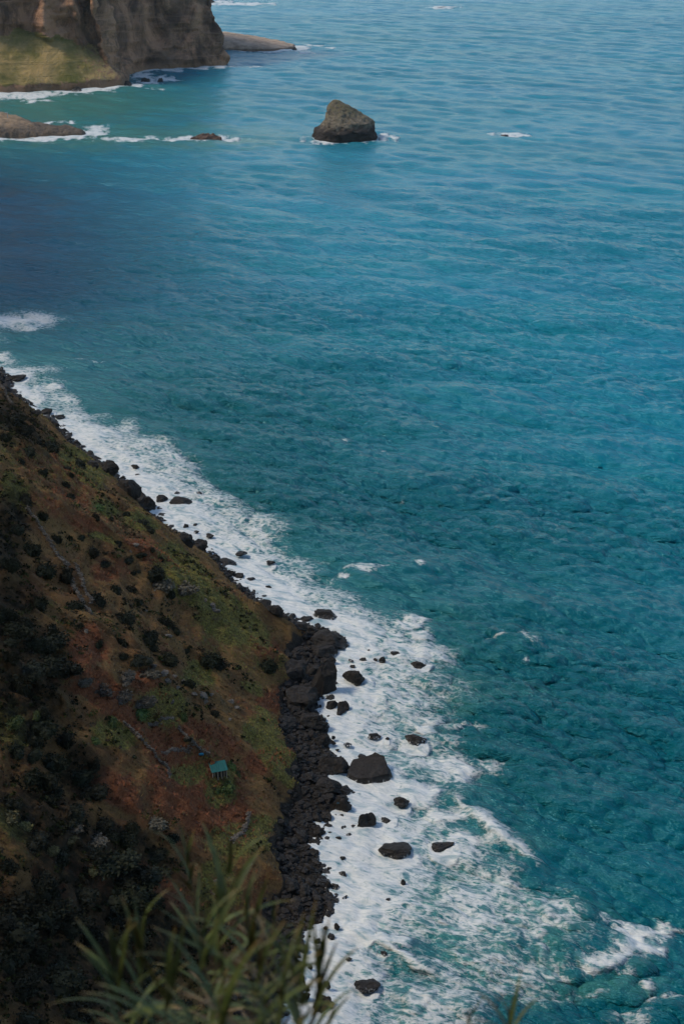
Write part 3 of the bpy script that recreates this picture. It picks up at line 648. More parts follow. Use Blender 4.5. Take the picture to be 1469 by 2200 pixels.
def h_reef(X, Y, d, P):
    return (2.0 * (1 - np.exp(-d / 1.5)) + 3.0 * (1 - np.exp(-d / 6))) * (0.7 + 0.6 * fbm(X * .15, Y * .15, 1.)) + 0.6
h_small = lambda X, Y, d, P: 0.35 * h_reef(X, Y, d, P)
low_rock('reef_rock', [(408, 299), (440, 300), (476, 299), (474, 296), (450, 292), (432, 294)], h_reef, 'reef_rock', 0.6, 'low reddish-brown rock ringed by foam between the spit and the stack', 'rock')
low_rock('reef_rock', [(1073, 291), (1085, 291.5), (1092, 291), (1087, 289.5), (1078, 290)], h_small, 'basalt', 0.5, 'small dark rock nearly covered by a breaking wave beyond the stack', 'rock')
low_rock('reef_rock', [(938, 16.5), (962, 16.5), (960, 15.2), (945, 15.2)], h_small, 'basalt', 1.2, 'tiny dark rock in a white breaker far out on open water', 'rock')
low_rock('reef_rock', [(446, 6), (458, 7), (462, 4), (450, 0)], h_reef, 'basalt', 1.2, 'dark rock beside a white breaker just past the cliff edge', 'rock')
for (x, y, w, lab) in [(312, 174, 20, 'dark rock awash in the cove under the cliff'), (274, 181, 18, 'dark rock at the foot of the grassy apron below the cliff'), (345, 174, 12, 'small dark rock seaward of the larger one in the cliff cove')]:
    low_rock('reef_rock', [(x - w / 2, y + 2), (x + w / 2, y + 2), (x + w / 2, y - 2), (x - w / 4, y - 3)], h_reef, 'basalt', 0.7, lab, 'rock')
for (x, y, w, lab) in [(165, 193, 20, 'dark boulder in the surf line below the grassy apron, nearer the left edge'), (632, 106.5, 10, 'small dark rock off the tip of the sandy-topped point')]:
    low_rock('reef_rock', [(x - w / 2, y + 1.2), (x + w / 2, y + 1.2), (x + w / 2, y - 1.2), (x - w / 4, y - 1.6)], h_reef, 'basalt', 0.9, lab, 'rock')

# ------------------------------------------------------------------ boulders
BV, BF = ico(4)
bould = []
for k in range(9):
    r = np.random.default_rng(100 + k); V = BV.copy()
    for q in range(15 if k < 6 else 20):
        n = r.normal(size=3); n /= np.linalg.norm(n); dcut = r.uniform(0.52, 0.86)
        e = V @ n - dcut; V = V - np.clip(e, 0, None)[:, None] * n * 0.98
    N = V / np.linalg.norm(V, axis=1)[:, None]
    a_, b_, c_ = V[:, 0] + k * 7.3, V[:, 1] + 2.1 * k, V[:, 2]
    cell = np.floor(3.0 * (0.5 + 0.5 * fbm(a_ * 1.5, b_ * 1.5, c_ * 1.5, 2)) * 2) / 6          # broken steps
    V = V + N * (0.10 * fbm(a_ * 1.3, b_ * 1.3, c_ * 1.3, 3) + 0.22 * (cell - cell.mean()) - 0.10 * np.clip(ridged(a_ * 1.7, b_ * 1.7, c_ * 1.7, 3) - 0.35, 0, 1) + 0.05 * fbm(a_ * 6, b_ * 6, c_ * 6, 3))[:, None]
    V = V / np.abs(V).max(0)                       # unit half-extents
    bould.append(make_mesh('boulder', V, BF, 'basalt', smooth=False))
def angular_slab():                                # the flat-topped block in the surf
    import bmesh
    pts = [(-1, -0.5), (-0.55, -1), (0.1, -1), (0.75, -0.55), (1, -0.35), (0.5, 0.8), (0.1, 1), (-0.8, 0.75)]
    bm = bmesh.new()
    lo = [bm.verts.new((x, y, -1)) for x, y in pts]; hi = [bm.verts.new((x * 0.82 - 0.03, y * 0.8 + 0.02, 0.6 + 0.30 * x * (x < 0.4) + 0.22 * y + (0.35 if 0 < x < 0.6 and y > 0 else 0) - (0.6 if x > 0.9 else 0))) for x, y in pts]
    bm.faces.new(lo[::-1]); bm.faces.new(hi)
    for i in range(len(pts)): bm.faces.new((lo[i], lo[(i + 1) % 8], hi[(i + 1) % 8], hi[i]))
    bmesh.ops.triangulate(bm, faces=bm.faces); bmesh.ops.subdivide_edges(bm, edges=bm.edges, cuts=5, use_grid_fill=True)
    V = np.array([v.co[:] for v in bm.verts]); F = [tuple(v.index for v in f.verts) for f in bm.faces]; bm.free()
    n = np.stack([fbm(V[:, 0] * 1.8, V[:, 1] * 1.8, V[:, 2] * 1.8 + q * 9, 3) for q in range(3)], -1)
    return make_mesh('boulder', V + 0.07 * n, F, 'basalt', smooth=False)
slab_mesh = angular_slab()
_o1 = 'first second third fourth fifth sixth seventh eighth ninth tenth eleventh twelfth thirteenth fourteenth fifteenth sixteenth seventeenth eighteenth nineteenth twentieth'.split()
ORD = _o1 + ['twenty-' + q for q in _o1[:9]] + ['thirtieth'] + ['thirty-' + q for q in _o1[:9]] + ['fortieth'] + ['forty-' + q for q in _o1[:9]]
SPECIAL = {(799, 1658): 'largest angular flat-topped black block jutting into the surf below the hut', (703, 1373): 'broad rounded black boulder capping the bulge of the shore',
           (699, 1325): 'flat oval black rock just off the bulge of the shore', (764, 1456): 'wet black rock streaked with running foam off the bulge of the shore', (899, 1431): 'lone domed dark rock farthest out in the foam off the shore bulge',
           (893, 1592): 'narrow foam-streaked rock out in the surf above the angular block', (845, 1832): 'flat black slab half covered by foam in the lower surf', (862, 1724): 'elongated dark rock in white foam just below the angular block',
           (790, 1765): 'dark peaked rock with white water running down its seaward side', (788, 2119): 'domed black rock alone in the foam near the bottom edge', (694, 2158): 'black boulder at the lowest waterline beside the reed tips',
           (720, 1647): 'rounded black boulder joined landward to the angular block', (695, 1462): 'tall rounded black boulder on the shore facing the streaked rock', (648, 1497): 'wide black block on the beach below the tall shore boulder',
           (386, 1077): 'long dark rock in foam at the middle of the upper shoreline', (280, 1046): 'bulky dark boulder overhanging the surf on the upper shoreline', (34, 811): 'dark ledge at the far end of the hillside shoreline', (953, 1823): 'dark rock awash beneath a breaking crest in the outer surf',
           (740, 1730): 'black boulder with a scrap of blue rope on it', (292, 1003): 'small dark rock in foam just off the upper shoreline, standing alone', (591, 1312): 'dark boulder at the grassy edge just before the shore bulge'}
zones = [(0, 960, 'at the far shoreline end'), (960, 1100, 'along the upper shoreline'), (1100, 1295, 'above the shore bulge'), (1295, 1480, 'around the shore bulge'), (1480, 1635, 'between bulge and angular block'), (1635, 1815, 'between angular block and slab'), (1815, 1960, 'level with the flat slab'), (1960, 2300, 'below the flat slab')]
znum = {}
order = sorted(range(len(ROCKS)), key=lambda i: ROCKS[i][1])
for i in order:
    x, y, w, h = ROCKS[i]; p_, t_, wm, hm = rock_pos[i]
    if (x, y) == (799, 1658): me = slab_mesh
    else: me = bould[int(rng.integers(0, len(bould)))]
    o = mesh_obj('boulder', None, None, None, mesh=me)
    dep = math.atan2(CAM_H - p_[2], p_[1])
    hx_ = wm / 2; hy_ = hx_ * rng.uniform(0.65, 0.85)
    if me is slab_mesh: hx_ *= 1.22; hy_ *= 1.1
    hz = max((hm - hy_ * 0.9 * math.sin(dep)) / math.cos(dep), wm * 0.30) * (0.75 if me is not slab_mesh else 0.55)
    o.scale = (hx_ * 1.05, hy_, hz)
    o.rotation_euler = (rng.uniform(-.12, .12), rng.uniform(-.12, .12), rng.uniform(-.45, .45) + (math.pi if rng.random() < .5 else 0)) if me is not slab_mesh else (0, 0, -0.1)
    o.location = (p_[0], p_[1] + hy_ * 0.7, max(p_[2], 0) + hz * 0.22)
    zt = next(z for z in zones if z[0] <= y < z[1])
    if (x, y) in SPECIAL: lab = SPECIAL[(x, y)]
    else:
        sz = 'large' if w >= 40 else 'medium' if w >= 20 else 'small'
        key = (sz, zt[2]); znum[key] = znum.get(key, 0) + 1
        lab = f'{sz} black rock, {ORD[znum[key] - 1]} from top {zt[2]}'
    tag(o, lab, 'rock', 'dark rocks in the surf along the shoreline')

# boulders packed along the beach: individuals for the larger ones, one mass of cobbles for the rest
cand = []
bx_ = rng.uniform(-190, 5, 60000); by_ = rng.uniform(238, 740, 60000)
dl, sl, _ = seg_dist(bx_, by_, SHORE, want_s=True); ins = inside(bx_, by_, LAND); dl = np.where(ins, dl, -dl)
bwv = 4.5 + 7.0 * sstep(480, 430, by_) - 2.0 * sstep(320, 290, by_)
ok = (dl > -2.2) & (dl < bwv + 1.5)
bx_, by_, dl, bwv = bx_[ok], by_[ok], dl[ok], bwv[ok]
placed = []; beach = []
nb_ = 0
for x, y, d_, b_ in zip(bx_, by_, dl, bwv):
    if nb_ >= 285: break
    s_ = float(np.clip(rng.lognormal(0.42, 0.45), 0.8, 3.8)) * (0.55 if d_ < 0 else 1.0)
    if any((x - q[0]) ** 2 + (y - q[1]) ** 2 < (0.55 * (s_ + q[2])) ** 2 for q in placed): continue
    if any((x - p_[0]) ** 2 + (y - p_[1] - wm * .3) ** 2 < (0.40 * wm + s_ * .4) ** 2 for p_, t_, wm, hm in rock_pos): continue
    placed.append((x, y, s_)); nb_ += 1
    z = max(float(h_at(x, y)), -0.3)
    px_, py_ = project(x, y, z)
    o = mesh_obj('boulder', None, None, None, mesh=bould[int(rng.integers(0, len(bould)))])
    o.scale = (s_, s_ * rng.uniform(.7, 1), s_ * rng.uniform(.55, .85)); o.rotation_euler = (rng.uniform(-.3, .3), rng.uniform(-.3, .3), rng.uniform(0, 6.28)); o.location = (x, y, z + s_ * 0.18)
    zt = next(q for q in zones if q[0] <= py_ < q[1]) if py_ < 2300 else zones[-1]
    where = 'at waterline' if d_ < 0.8 else 'low on beach' if d_ < b_ * .55 else 'at slope foot'
    sz = 'big' if s_ > 1.6 else 'middling' if s_ > 1.0 else 'small'
    beach.append((py_, o, sz, where, zt[2]))
beach.sort(key=lambda q: q[0]); bnum = {}
for py_, o, sz, where, zt in beach:
    key = (sz, where, zt); bnum[key] = bnum.get(key, 0) + 1
    tag(o, f'{sz} beach boulder {where}, {ORD[bnum[key] - 1]} from top {zt}', 'boulder', 'black boulders packed along the beach')
C0V, C0F = ico(1)
ncob = 10000
sel = rng.integers(0, len(bx_), ncob)
cx_ = bx_[sel] + rng.normal(0, .5, ncob); cy_ = by_[sel] + rng.normal(0, .5, ncob); cz_ = h_at(cx_, cy_)
csz = np.clip(rng.lognormal(-0.72, 0.55, ncob), .18, 1.4)
m = cz_ > -0.5; cx_, cy_, cz_, csz = cx_[m], cy_[m], cz_[m], csz[m]; ncob = len(cx_)
var = [C0V * (1 + 0.35 * np.random.default_rng(k).normal(size=(len(C0V), 1)).clip(-1, 1) * .6) for k in range(12)]
VV = np.empty((ncob, len(C0V), 3))
for i in range(ncob):
    a = rng.uniform(0, 6.28); c, s_ = math.cos(a), math.sin(a); v = var[i % 12] * (1, rng.uniform(.6, 1), rng.uniform(.5, .9)) * csz[i]
    VV[i, :, 0] = v[:, 0] * c - v[:, 1] * s_ + cx_[i]; VV[i, :, 1] = v[:, 0] * s_ + v[:, 1] * c + cy_[i]; VV[i, :, 2] = v[:, 2] + cz_[i] + csz[i] * .2
FF = (C0F[None] + (np.arange(ncob) * len(C0V))[:, None, None]).reshape(-1, 3)
o = mesh_obj('beach_cobbles', VV.reshape(-1, 3), FF, 'basalt', smooth=False); tag(o, 'dark cobbles covering the narrow beach', 'cobbles', kind='stuff')

# ------------------------------------------------------------------ bushes on the hillside
def leaf_mat(name, c1, c2):
    t = NT(name); p = t.pos(); n = t.noise(p, 1.3, 4, 0.7)
    c = t.mix(t.rng(n, 0.3, 0.7), c1, c2)
    hs = t.n.new('ShaderNodeHueSaturation'); t.l.new(c, hs.inputs['Color']); t.set(hs.inputs['Value'], t.rng(t.rand(), 0, 1, 0.7, 1.35, False)); t.set(hs.inputs['Hue'], t.rng(t.rand(), 0, 1, 0.47, 0.52, False))
    t.bs(Base_Color=hs.outputs[0], Roughness=0.75, Specular_IOR_Level=0.2); M[name] = t.m
leaf_mat('bush_leaf', (0.004, 0.0055, 0.0025), (0.013, 0.016, 0.006))
leaf_mat('green_leaf', (0.025, 0.048, 0.014), (0.055, 0.085, 0.022))
leaf_mat('grey_twig', (0.050, 0.044, 0.034), (0.095, 0.085, 0.065))
leaf_mat('pale_reed', (0.085, 0.085, 0.035), (0.17, 0.165, 0.075))
I2V, I2F = ico(2)
def bush_mesh(name, seed, mat, nleaf=1100, ls=0.085, lump=0.3, up=0.0):
    r = np.random.default_rng(seed); nb = int(r.integers(3, 7)); VV, FF, off = [], [], 0
    cen = r.uniform(-.55, .55, (nb, 3)) * (1, 1, .25); rad_ = r.uniform(.32, .62, nb); cen[0] = 0; rad_[0] = .62; cen[:, 2] = np.abs(cen[:, 2])
    w = rad_ ** 2 / (rad_ ** 2).sum()
    for c0, r0, wi in zip(cen, rad_, w):
        m = max(20, int(nleaf * wi)); sq = np.array([r.uniform(.8, 1.2), r.uniform(.8, 1.2), r.uniform(.75, 1.15)])
        def rad(Dv): return 1 + 0.34 * fbm(Dv[:, 0] * 1.8 + seed + r0 * 9, Dv[:, 1] * 1.8, Dv[:, 2] * 1.8, 3)
        VV.append(c0 + I2V * (rad(I2V) * r0 * .86)[:, None] * sq); FF += [tuple(int(q) + off for q in f) for f in I2F]; off += len(I2V)
        D = r.normal(size=(m, 3)); D[:, 2] = np.abs(D[:, 2]) - 0.2; D /= np.linalg.norm(D, axis=1)[:, None]
        P = c0 + D * (rad(D) * r0 * r.uniform(.85, 1.22, m))[:, None] * sq
        A = r.normal(size=(m, 3)) + D * .5 + (0, 0, up); A /= np.linalg.norm(A, axis=1)[:, None]
        B = np.cross(A, r.normal(size=(m, 3))); B /= np.linalg.norm(B, axis=1)[:, None]
        s = ls * r.uniform(.6, 1.5, m)[:, None]
        VV.append(np.stack([P - B * s * .5, P + A * s * .8 - B * s * .1, P + B * s * .55, P - A * s * .7 + B * s * .1], 1).reshape(-1, 3))
        FF += [tuple(off + 4 * q + k for k in range(4)) for q in range(m)]; off += 4 * m
    return make_mesh(name, np.concatenate(VV), FF, mat, smooth=False)
BM = [bush_mesh('bush', 40 + k, 'bush_leaf') for k in range(10)]
GM = [bush_mesh('bush', 60 + k, 'green_leaf', 800, .10, .35) for k in range(3)]
TM = [bush_mesh('bush', 70 + k, 'grey_twig', 700, .13, .4, .6) for k in range(3)]
RM = [bush_mesh('bush', 80 + k, 'pale_reed', 600, .20, .45, 1.6) for k in range(3)]
BUSH = [(94, 1216, 53, 45), (82, 1286, 45, 53), (143, 1225, 33, 49), (161, 1290, 49, 45), (212, 1278, 49, 60), (245, 1257, 37, 49), (272, 1318, 49, 52), (278, 1261, 29, 32), (294, 1288, 26, 26), (357, 1329, 49, 40), (376, 1349, 24, 24), (319, 1359, 49, 49), (331, 1386, 26, 26),
 (359, 1404, 41, 41), (261, 1372, 33, 45), (216, 1376, 26, 30), (172, 1341, 22, 25), (298, 1408, 53, 30), (265, 1404, 26, 26), (400, 1394, 24, 17), (445, 1408, 50, 40), (470, 1418, 44, 36), (455, 1527, 29, 20), (404, 1461, 28, 36), (135, 1420, 61, 61), (78, 1372, 53, 70), (327, 1224, 45, 45), (368, 1270, 20, 42),
 (404, 1584, 16, 15), (45, 1460, 60, 90), (143, 1576, 40, 56), (204, 1633, 34, 48), (167, 1660, 70, 60), (196, 1690, 60, 50), (513, 1657, 12, 11), (112, 951, 42, 40), (63, 964, 38, 30), (44, 987, 20, 30), (90, 1010, 27, 33), (11, 933, 24, 30), (30, 895, 44, 36), (60, 915, 40, 30), (172, 994, 34, 36), (141, 1003, 20, 16), (152, 1017, 16, 20),
 (141, 1036, 24, 30), (151, 1063, 27, 24), (53, 1063, 42, 44), (90, 1101, 32, 34), (206, 1107, 20, 26), (238, 1113, 18, 16), (272, 1101, 22, 20), (301, 1118, 30, 20), (320, 1132, 22, 22), (61, 1170, 53, 46), (118, 1151, 24, 38), (175, 1151, 26, 24), (198, 1178, 38, 34), (225, 1204, 38, 24), (253, 1164, 22, 22), (274, 1200, 24, 20), (303, 1187, 20, 18),
 (326, 1178, 18, 16), (345, 1197, 16, 24), (335, 1226, 36, 34), (11, 1204, 40, 54), (290, 1226, 26, 24), (30, 1600, 50, 50), (60, 1660, 60, 50), (110, 1700, 60, 44), (20, 1720, 50, 40), (160, 1740, 64, 44), (220, 1760, 60, 40), (70, 1800, 70, 46), (130, 1830, 64, 46), (20, 1850, 60, 46), (200, 1830, 60, 44), (270, 1850, 56, 40), (330, 1830, 50, 34),
 (90, 1890, 70, 50), (170, 1910, 70, 46), (30, 1940, 70, 50), (250, 1930, 64, 46), (110, 1970, 76, 50), (320, 1920, 50, 40), (190, 2000, 76, 50), (40, 2030, 80, 50), (290, 2000, 70, 50), (120, 2070, 84, 54), (220, 2090, 84, 54), (40, 2120, 90, 56), (330, 2080, 80, 56), (160, 2160, 90, 60), (280, 2170, 90, 60), (60, 2200, 90, 60), (400, 2000, 50, 40), (400, 2160, 80, 60),
 (282, 1768, 40, 40), (367, 1790, 44, 26), (240, 1790, 44, 34), (300, 1888, 40, 34), (30, 1130, 36, 34), (20, 1310, 40, 50), (110, 1345, 36, 36), (20, 1400, 44, 50), (90, 1520, 40, 44), (570, 1422, 44, 54)]
_br = np.random.default_rng(77)
BUSH += [(int(_br.uniform(0, 330)), int(_br.uniform(1780, 2190)), int(_br.uniform(50, 120)), int(_br.uniform(40, 80))) for _ in range(26)] + [(int(_br.uniform(0, 110)), int(_br.uniform(1300, 1760)), int(_br.uniform(40, 90)), int(_br.uniform(36, 70))) for _ in range(12)]
GBUSH = [(392, 1535, 20, 38), (482, 1684, 46, 42), (492, 1640, 34, 26), (510, 1660, 20, 18), (30, 1545, 40, 34), (75, 1530, 34, 24), (200, 1585, 36, 24), (300, 1530, 46, 34), (240, 1545, 40, 28), (110, 940, 22, 18), (210, 1085, 30, 20)]
TBUSH = [(220, 1475, 46, 34), (260, 1490, 46, 36), (310, 1500, 44, 34), (180, 1460, 40, 26), (270, 1450, 46, 30), (320, 1440, 40, 26), (210, 1800, 50, 30), (330, 1760, 50, 34), (160, 1770, 40, 24), (345, 1250, 50, 40), (400, 1255, 50, 34)]
RBUSH = [(20, 1745, 46, 24), (50, 1770, 40, 22), (80, 1795, 40, 24), (110, 1825, 34, 22), (270, 1915, 40, 24), (300, 1945, 40, 28), (150, 1800, 24, 16), (200, 1870, 26, 16)]
bzones = [(0, 1000, 'at the hillside tip'), (1000, 1140, 'above the pale ribs'), (1140, 1300, 'level with the pale ribs'), (1300, 1440, 'above the pale rubble'), (1440, 1640, 'level with the long wall'), (1640, 1800, 'level with the hut'), (1800, 1960, 'below the hut'), (1960, 2400, 'behind the reeds')]
zn = {}
items = [(b, 'dark evergreen', BM) for b in BUSH] + [(b, 'leafy mid-green', GM) for b in GBUSH] + [(b, 'grey twiggy', TM) for b in TBUSH] + [(b, 'pale yellow-green', RM) for b in RBUSH]
items.sort(key=lambda q: q[0][1])
for (x, y, w, h), kind, ms in items:
    yb = y + h * 0.30
    p_, t_ = land_pt(x, yb)
    wm, hm = w * t_ / FPX, h * t_ / FPX
    o = mesh_obj('bush', None, None, None, mesh=ms[int(rng.integers(0, len(ms)))])
    s_ = wm / 2 * 1.18
    o.scale = (s_ * rng.uniform(.95, 1.2), s_ * rng.uniform(.7, 1.0), max(0.62 * hm, 0.35 * wm)); o.rotation_euler = (0, 0, rng.uniform(0, 6.28)); o.location = (p_[0], p_[1], p_[2] - 0.05 * wm)
    zt = next(z for z in bzones if z[0] <= y < z[1])
    sz = 'large' if w >= 45 else 'medium' if w >= 28 else 'small'
    key = (sz, kind, zt[2]); zn[key] = zn.get(key, 0) + 1
    tag(o, f'{sz} {kind} hillside bush, {ORD[zn[key] - 1]} from top {zt[2]}', 'bush', f'{kind} bushes on the hillside')

# low bracken and grass over the slope
def fld(A, x, y):
    i = np.clip(np.searchsorted(gx, x) - 1, 0, len(gx) - 2); j = np.clip(np.searchsorted(gy, y) - 1, 0, len(gy) - 2); return A[j, i]
ng = 60000
gx_ = rng.uniform(-200, 2, ng * 2); gy_ = rng.uniform(200, 740, ng * 2)
ins = inside(gx_, gy_, LAND); gd = seg_dist(gx_, gy_, SHORE); gd = np.where(ins, gd, -gd)
bwv = 4.5 + 7.0 * sstep(480, 430, gy_) - 2.0 * sstep(320, 290, gy_)
ok = (gd > bwv + 2.0) & (gd < 105) & (fld(dark, gx_, gy_) < rng.uniform(.2, 1.0, len(gx_))); gx_, gy_ = gx_[ok][:ng], gy_[ok][:ng]; ng = len(gx_)
gz_ = h_at(gx_, gy_)
fr, fg, fd = fld(rust, gx_, gy_), fld(green, gx_, gy_), fld(dark, gx_, gy_)
rv = rng.random(ng)
colr = np.where((rv < fr * .9)[:, None], (0.118, 0.047, 0.025), np.where((rng.random(ng) < fg * .8)[:, None], (0.100, 0.095, 0.026), (0.095, 0.070, 0.034)))
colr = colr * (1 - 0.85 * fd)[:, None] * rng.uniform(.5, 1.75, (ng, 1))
nbl = 4
gs = rng.uniform(.28, .85, ng) * (1 + 0.3 * fr)
ang = rng.uniform(0, 6.28, (ng, nbl)); lean = rng.uniform(.3, .9, (ng, nbl))
bxp = np.stack([gx_, gy_, gz_ - 0.1], -1)[:, None, :]
dirv = np.stack([np.cos(ang) * lean, np.sin(ang) * lean, np.ones_like(ang) * .75], -1); sidev = np.stack([-np.sin(ang), np.cos(ang), 0 * ang], -1)
g3 = gs[:, None, None]
root = bxp + 0.25 * g3 * np.stack([np.cos(ang), np.sin(ang), 0 * ang], -1)
P0 = root - sidev * .22 * g3; P1 = root + sidev * .22 * g3; P2 = root + dirv * g3
VV = np.stack([P0, P1, P2], 2).reshape(-1, 3); FF = np.arange(len(VV)).reshape(-1, 3)
t = NT('bracken'); t.bs(Base_Color=t.attr('tint', True), Roughness=0.9, Specular_IOR_Level=0.1); M['bracken'] = t.m
o = mesh_obj('bracken_and_grass', VV, FF, 'bracken', smooth=False, attrs=dict(tint=np.repeat(colr, nbl * 3, 0))); tag(o, 'low rusty bracken and green grass over the slope', 'grass', kind='stuff')

# ragged undergrowth between the bushes
nu = 4200
ux = rng.uniform(-200, 2, nu * 6); uy = rng.uniform(190, 740, nu * 6)
ud = np.where(inside(ux, uy, LAND), seg_dist(ux, uy, SHORE), -1)
um = fbm(ux * 0.07, uy * 0.07, 12.5, 3) + 0.9 * fld(dark, ux, uy) - 0.5 * fld(rust, ux, uy)
ok = (ud > 16) & (ud < 108) & (um > 0.12); ux, uy, um = ux[ok][:nu], uy[ok][:nu], um[ok][:nu]; nu = len(ux); uz = h_at(ux, uy)
nq = 16; us = rng.uniform(.4, 1.5, (nu, 1, 1)) * (1, 1, .6)
up_ = rng.normal(size=(nu, nq, 3)); up_[..., 2] = np.abs(up_[..., 2]); up_ /= np.linalg.norm(up_, axis=2)[..., None]
P = np.stack([ux, uy, uz], -1)[:, None, :] + up_ * us * rng.uniform(.6, 1.1, (nu, nq, 1))
A = rng.normal(size=(nu, nq, 3)) + up_ * .4; A /= np.linalg.norm(A, axis=2)[..., None]; B = np.cross(A, rng.normal(size=(nu, nq, 3))); B /= np.linalg.norm(B, axis=2)[..., None]
q_ = rng.uniform(.18, .42, (nu, nq, 1))
VV = np.stack([P - B * q_, P + A * q_, P + B * q_, P - A * q_], 2).reshape(-1, 3); FF = np.arange(len(VV)).reshape(-1, 4)
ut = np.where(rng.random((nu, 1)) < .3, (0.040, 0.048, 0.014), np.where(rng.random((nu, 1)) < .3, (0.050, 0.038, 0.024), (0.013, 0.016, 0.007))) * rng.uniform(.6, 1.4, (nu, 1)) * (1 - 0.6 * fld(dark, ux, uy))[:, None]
o = mesh_obj('undergrowth', VV, FF, 'bracken', smooth=False, attrs=dict(tint=np.repeat(ut, nq * 4, 0))); tag(o, 'ragged low scrub between the bushes', 'scrub', kind='stuff')

# ------------------------------------------------------------------ dry-stone walls, pale rocks
def stone_wall(pts, wd, ht, label, nrow=3, sz=0.5):
    P = np.array([land_pt(*q)[0] for q in pts]); base = P[0].copy()
    seg = np.linalg.norm(np.diff(P[:, :2], axis=0), axis=1); cs = np.concatenate([[0], np.cumsum(seg)])
    n = int(cs[-1] / sz * nrow * 3.2); VV, FF = [], []
    for i in range(n):
        s_ = rng.uniform(0, cs[-1]); x = np.interp(s_, cs, P[:, 0]) + rng.normal(0, wd / 2.2); y = np.interp(s_, cs, P[:, 1]) + rng.normal(0, wd / 2.2)
        z = float(h_at(x, y)) + rng.uniform(0, ht); q = rng.uniform(.5, 1.2) * sz * .6
        v = var[i % 12] * q * (1.2, .9, .7); a = rng.uniform(0, 6.28); c, s2 = math.cos(a), math.sin(a)
        v = np.stack([v[:, 0] * c - v[:, 1] * s2, v[:, 0] * s2 + v[:, 1] * c, v[:, 2]], -1) + (x, y, z) - base
        FF.append(C0F + len(VV) * len(C0V)); VV.append(v)
    o = mesh_obj('stone_wall', np.concatenate(VV), np.concatenate(FF), 'pale_rock', base, smooth=False); tag(o, label, 'stone wall', 'dry-stone walls on the slope', 'thing')
stone_wall([(268, 1557), (300, 1585), (325, 1612), (345, 1640), (362, 1655), (364, 1672)], .5, .9, 'longest pale dry-stone wall curving down the rusty slope left of the hut')
stone_wall([(385, 1566), (402, 1588), (415, 1598), (430, 1612), (450, 1628)], .45, .7, 'short pale stone wall leading down to the teal-roofed hut')
stone_wall([(320, 1560), (345, 1553), (372, 1545)], .4, .4, 'low stone terrace edge crossing above the rusty patch')
stone_wall([(350, 1620), (380, 1612), (412, 1603)], .4, .4, 'low stone terrace edge between the two walls above the hut')
stone_wall([(535, 1752), (530, 1775), (518, 1795), (498, 1812)], .5, .9, 'curved pale stone wall at the seaward end of the lower rusty field')
stone_wall([(120, 1190), (150, 1240), (172, 1285), (196, 1320)], .7, 1.2, 'long pale rock rib running down the upper left slope')
stone_wall([(60, 1095), (90, 1140), (115, 1180), (150, 1215)], .7, .9, 'pale rock rib at the left edge of the upper slope')
stone_wall([(165, 1215), (180, 1260), (200, 1300)], .6, 1.0, 'short pale rock rib parallel to the longest one')
stone_wall([(4, 830), (14, 852), (26, 872)], .8, 1.5, 'pale rock rib at the far tip of the hillside')
OUT = [(330, 1432, 22, 'pale'), (350, 1444, 26, 'pale'), (372, 1452, 18, 'pale'), (394, 1466, 16, 'pale'), (360, 1462, 20, 'pale'), (380, 1478, 16, 'pale'), (415, 1492, 22, 'pale'), (436, 1496, 28, 'pale'), (452, 1492, 20, 'pale'), (440, 1508, 18, 'pale'), (495, 1508, 20, 'pale'), (508, 1520, 20, 'pale'), (492, 1545, 14, 'pale'), (370, 1508, 16, 'pale'),
       (470, 1558, 12, 'pale'), (455, 1302, 30, 'pale'), (462, 1312, 24, 'pale'), (440, 1290, 16, 'pale'), (360, 1366, 22, 'pale'), (313, 1314, 12, 'pale'), (290, 1170, 18, 'pale'), (280, 1185, 14, 'pale'), (333, 1184, 8, 'pale'), (185, 1356, 16, 'pale'), (480, 1755, 7, 'white'), (535, 1752, 7, 'white'), (170, 2034, 13, 'white'), (463, 1893, 14, 'pale'), (480, 1915, 16, 'pale'), (455, 1920, 14, 'pale'),
       (268, 1513, 9, 'pale'), (212, 1505, 8, 'pale'), (490, 1885, 12, 'pale'), (540, 1857, 10, 'pale'), (545, 1435, 10, 'pale')]
pv = [make_mesh('outcrop', bould[k].vertices and np.array([v.co[:] for v in bould[k].vertices]), BF, 'pale_rock') for k in range(4)]
ozones = [(0, 1260, 'on the upper slope among the dark bushes'), (1260, 1400, 'on the grassy slope above the pale rubble'), (1400, 1485, 'in the upper pale rubble above the hut'), (1485, 1580, 'in the lower pale rubble above the hut'), (1580, 1850, 'on the lower rusty field'), (1850, 2300, 'on the slope near the reed tips')]
on = {}
for (x, y, w, kind) in sorted(OUT, key=lambda q: q[1]):
    p_, t_ = land_pt(x, y); wm = w * t_ / FPX
    o = mesh_obj('outcrop', None, None, None, mesh=pv[int(rng.integers(0, 4))]); o.scale = (wm * .5, wm * .42, wm * .26); o.rotation_euler = (rng.uniform(-.3, .3), rng.uniform(.0, .5), rng.uniform(0, 6.28)); o.location = p_
    zt = next(z for z in ozones if z[0] <= y < z[1])[2]; on[zt] = on.get(zt, 0) + 1
    tag(o, f'pale rock outcrop, {ORD[on[zt] - 1]} from top {zt}', 'rock', 'pale rocks on the slope')

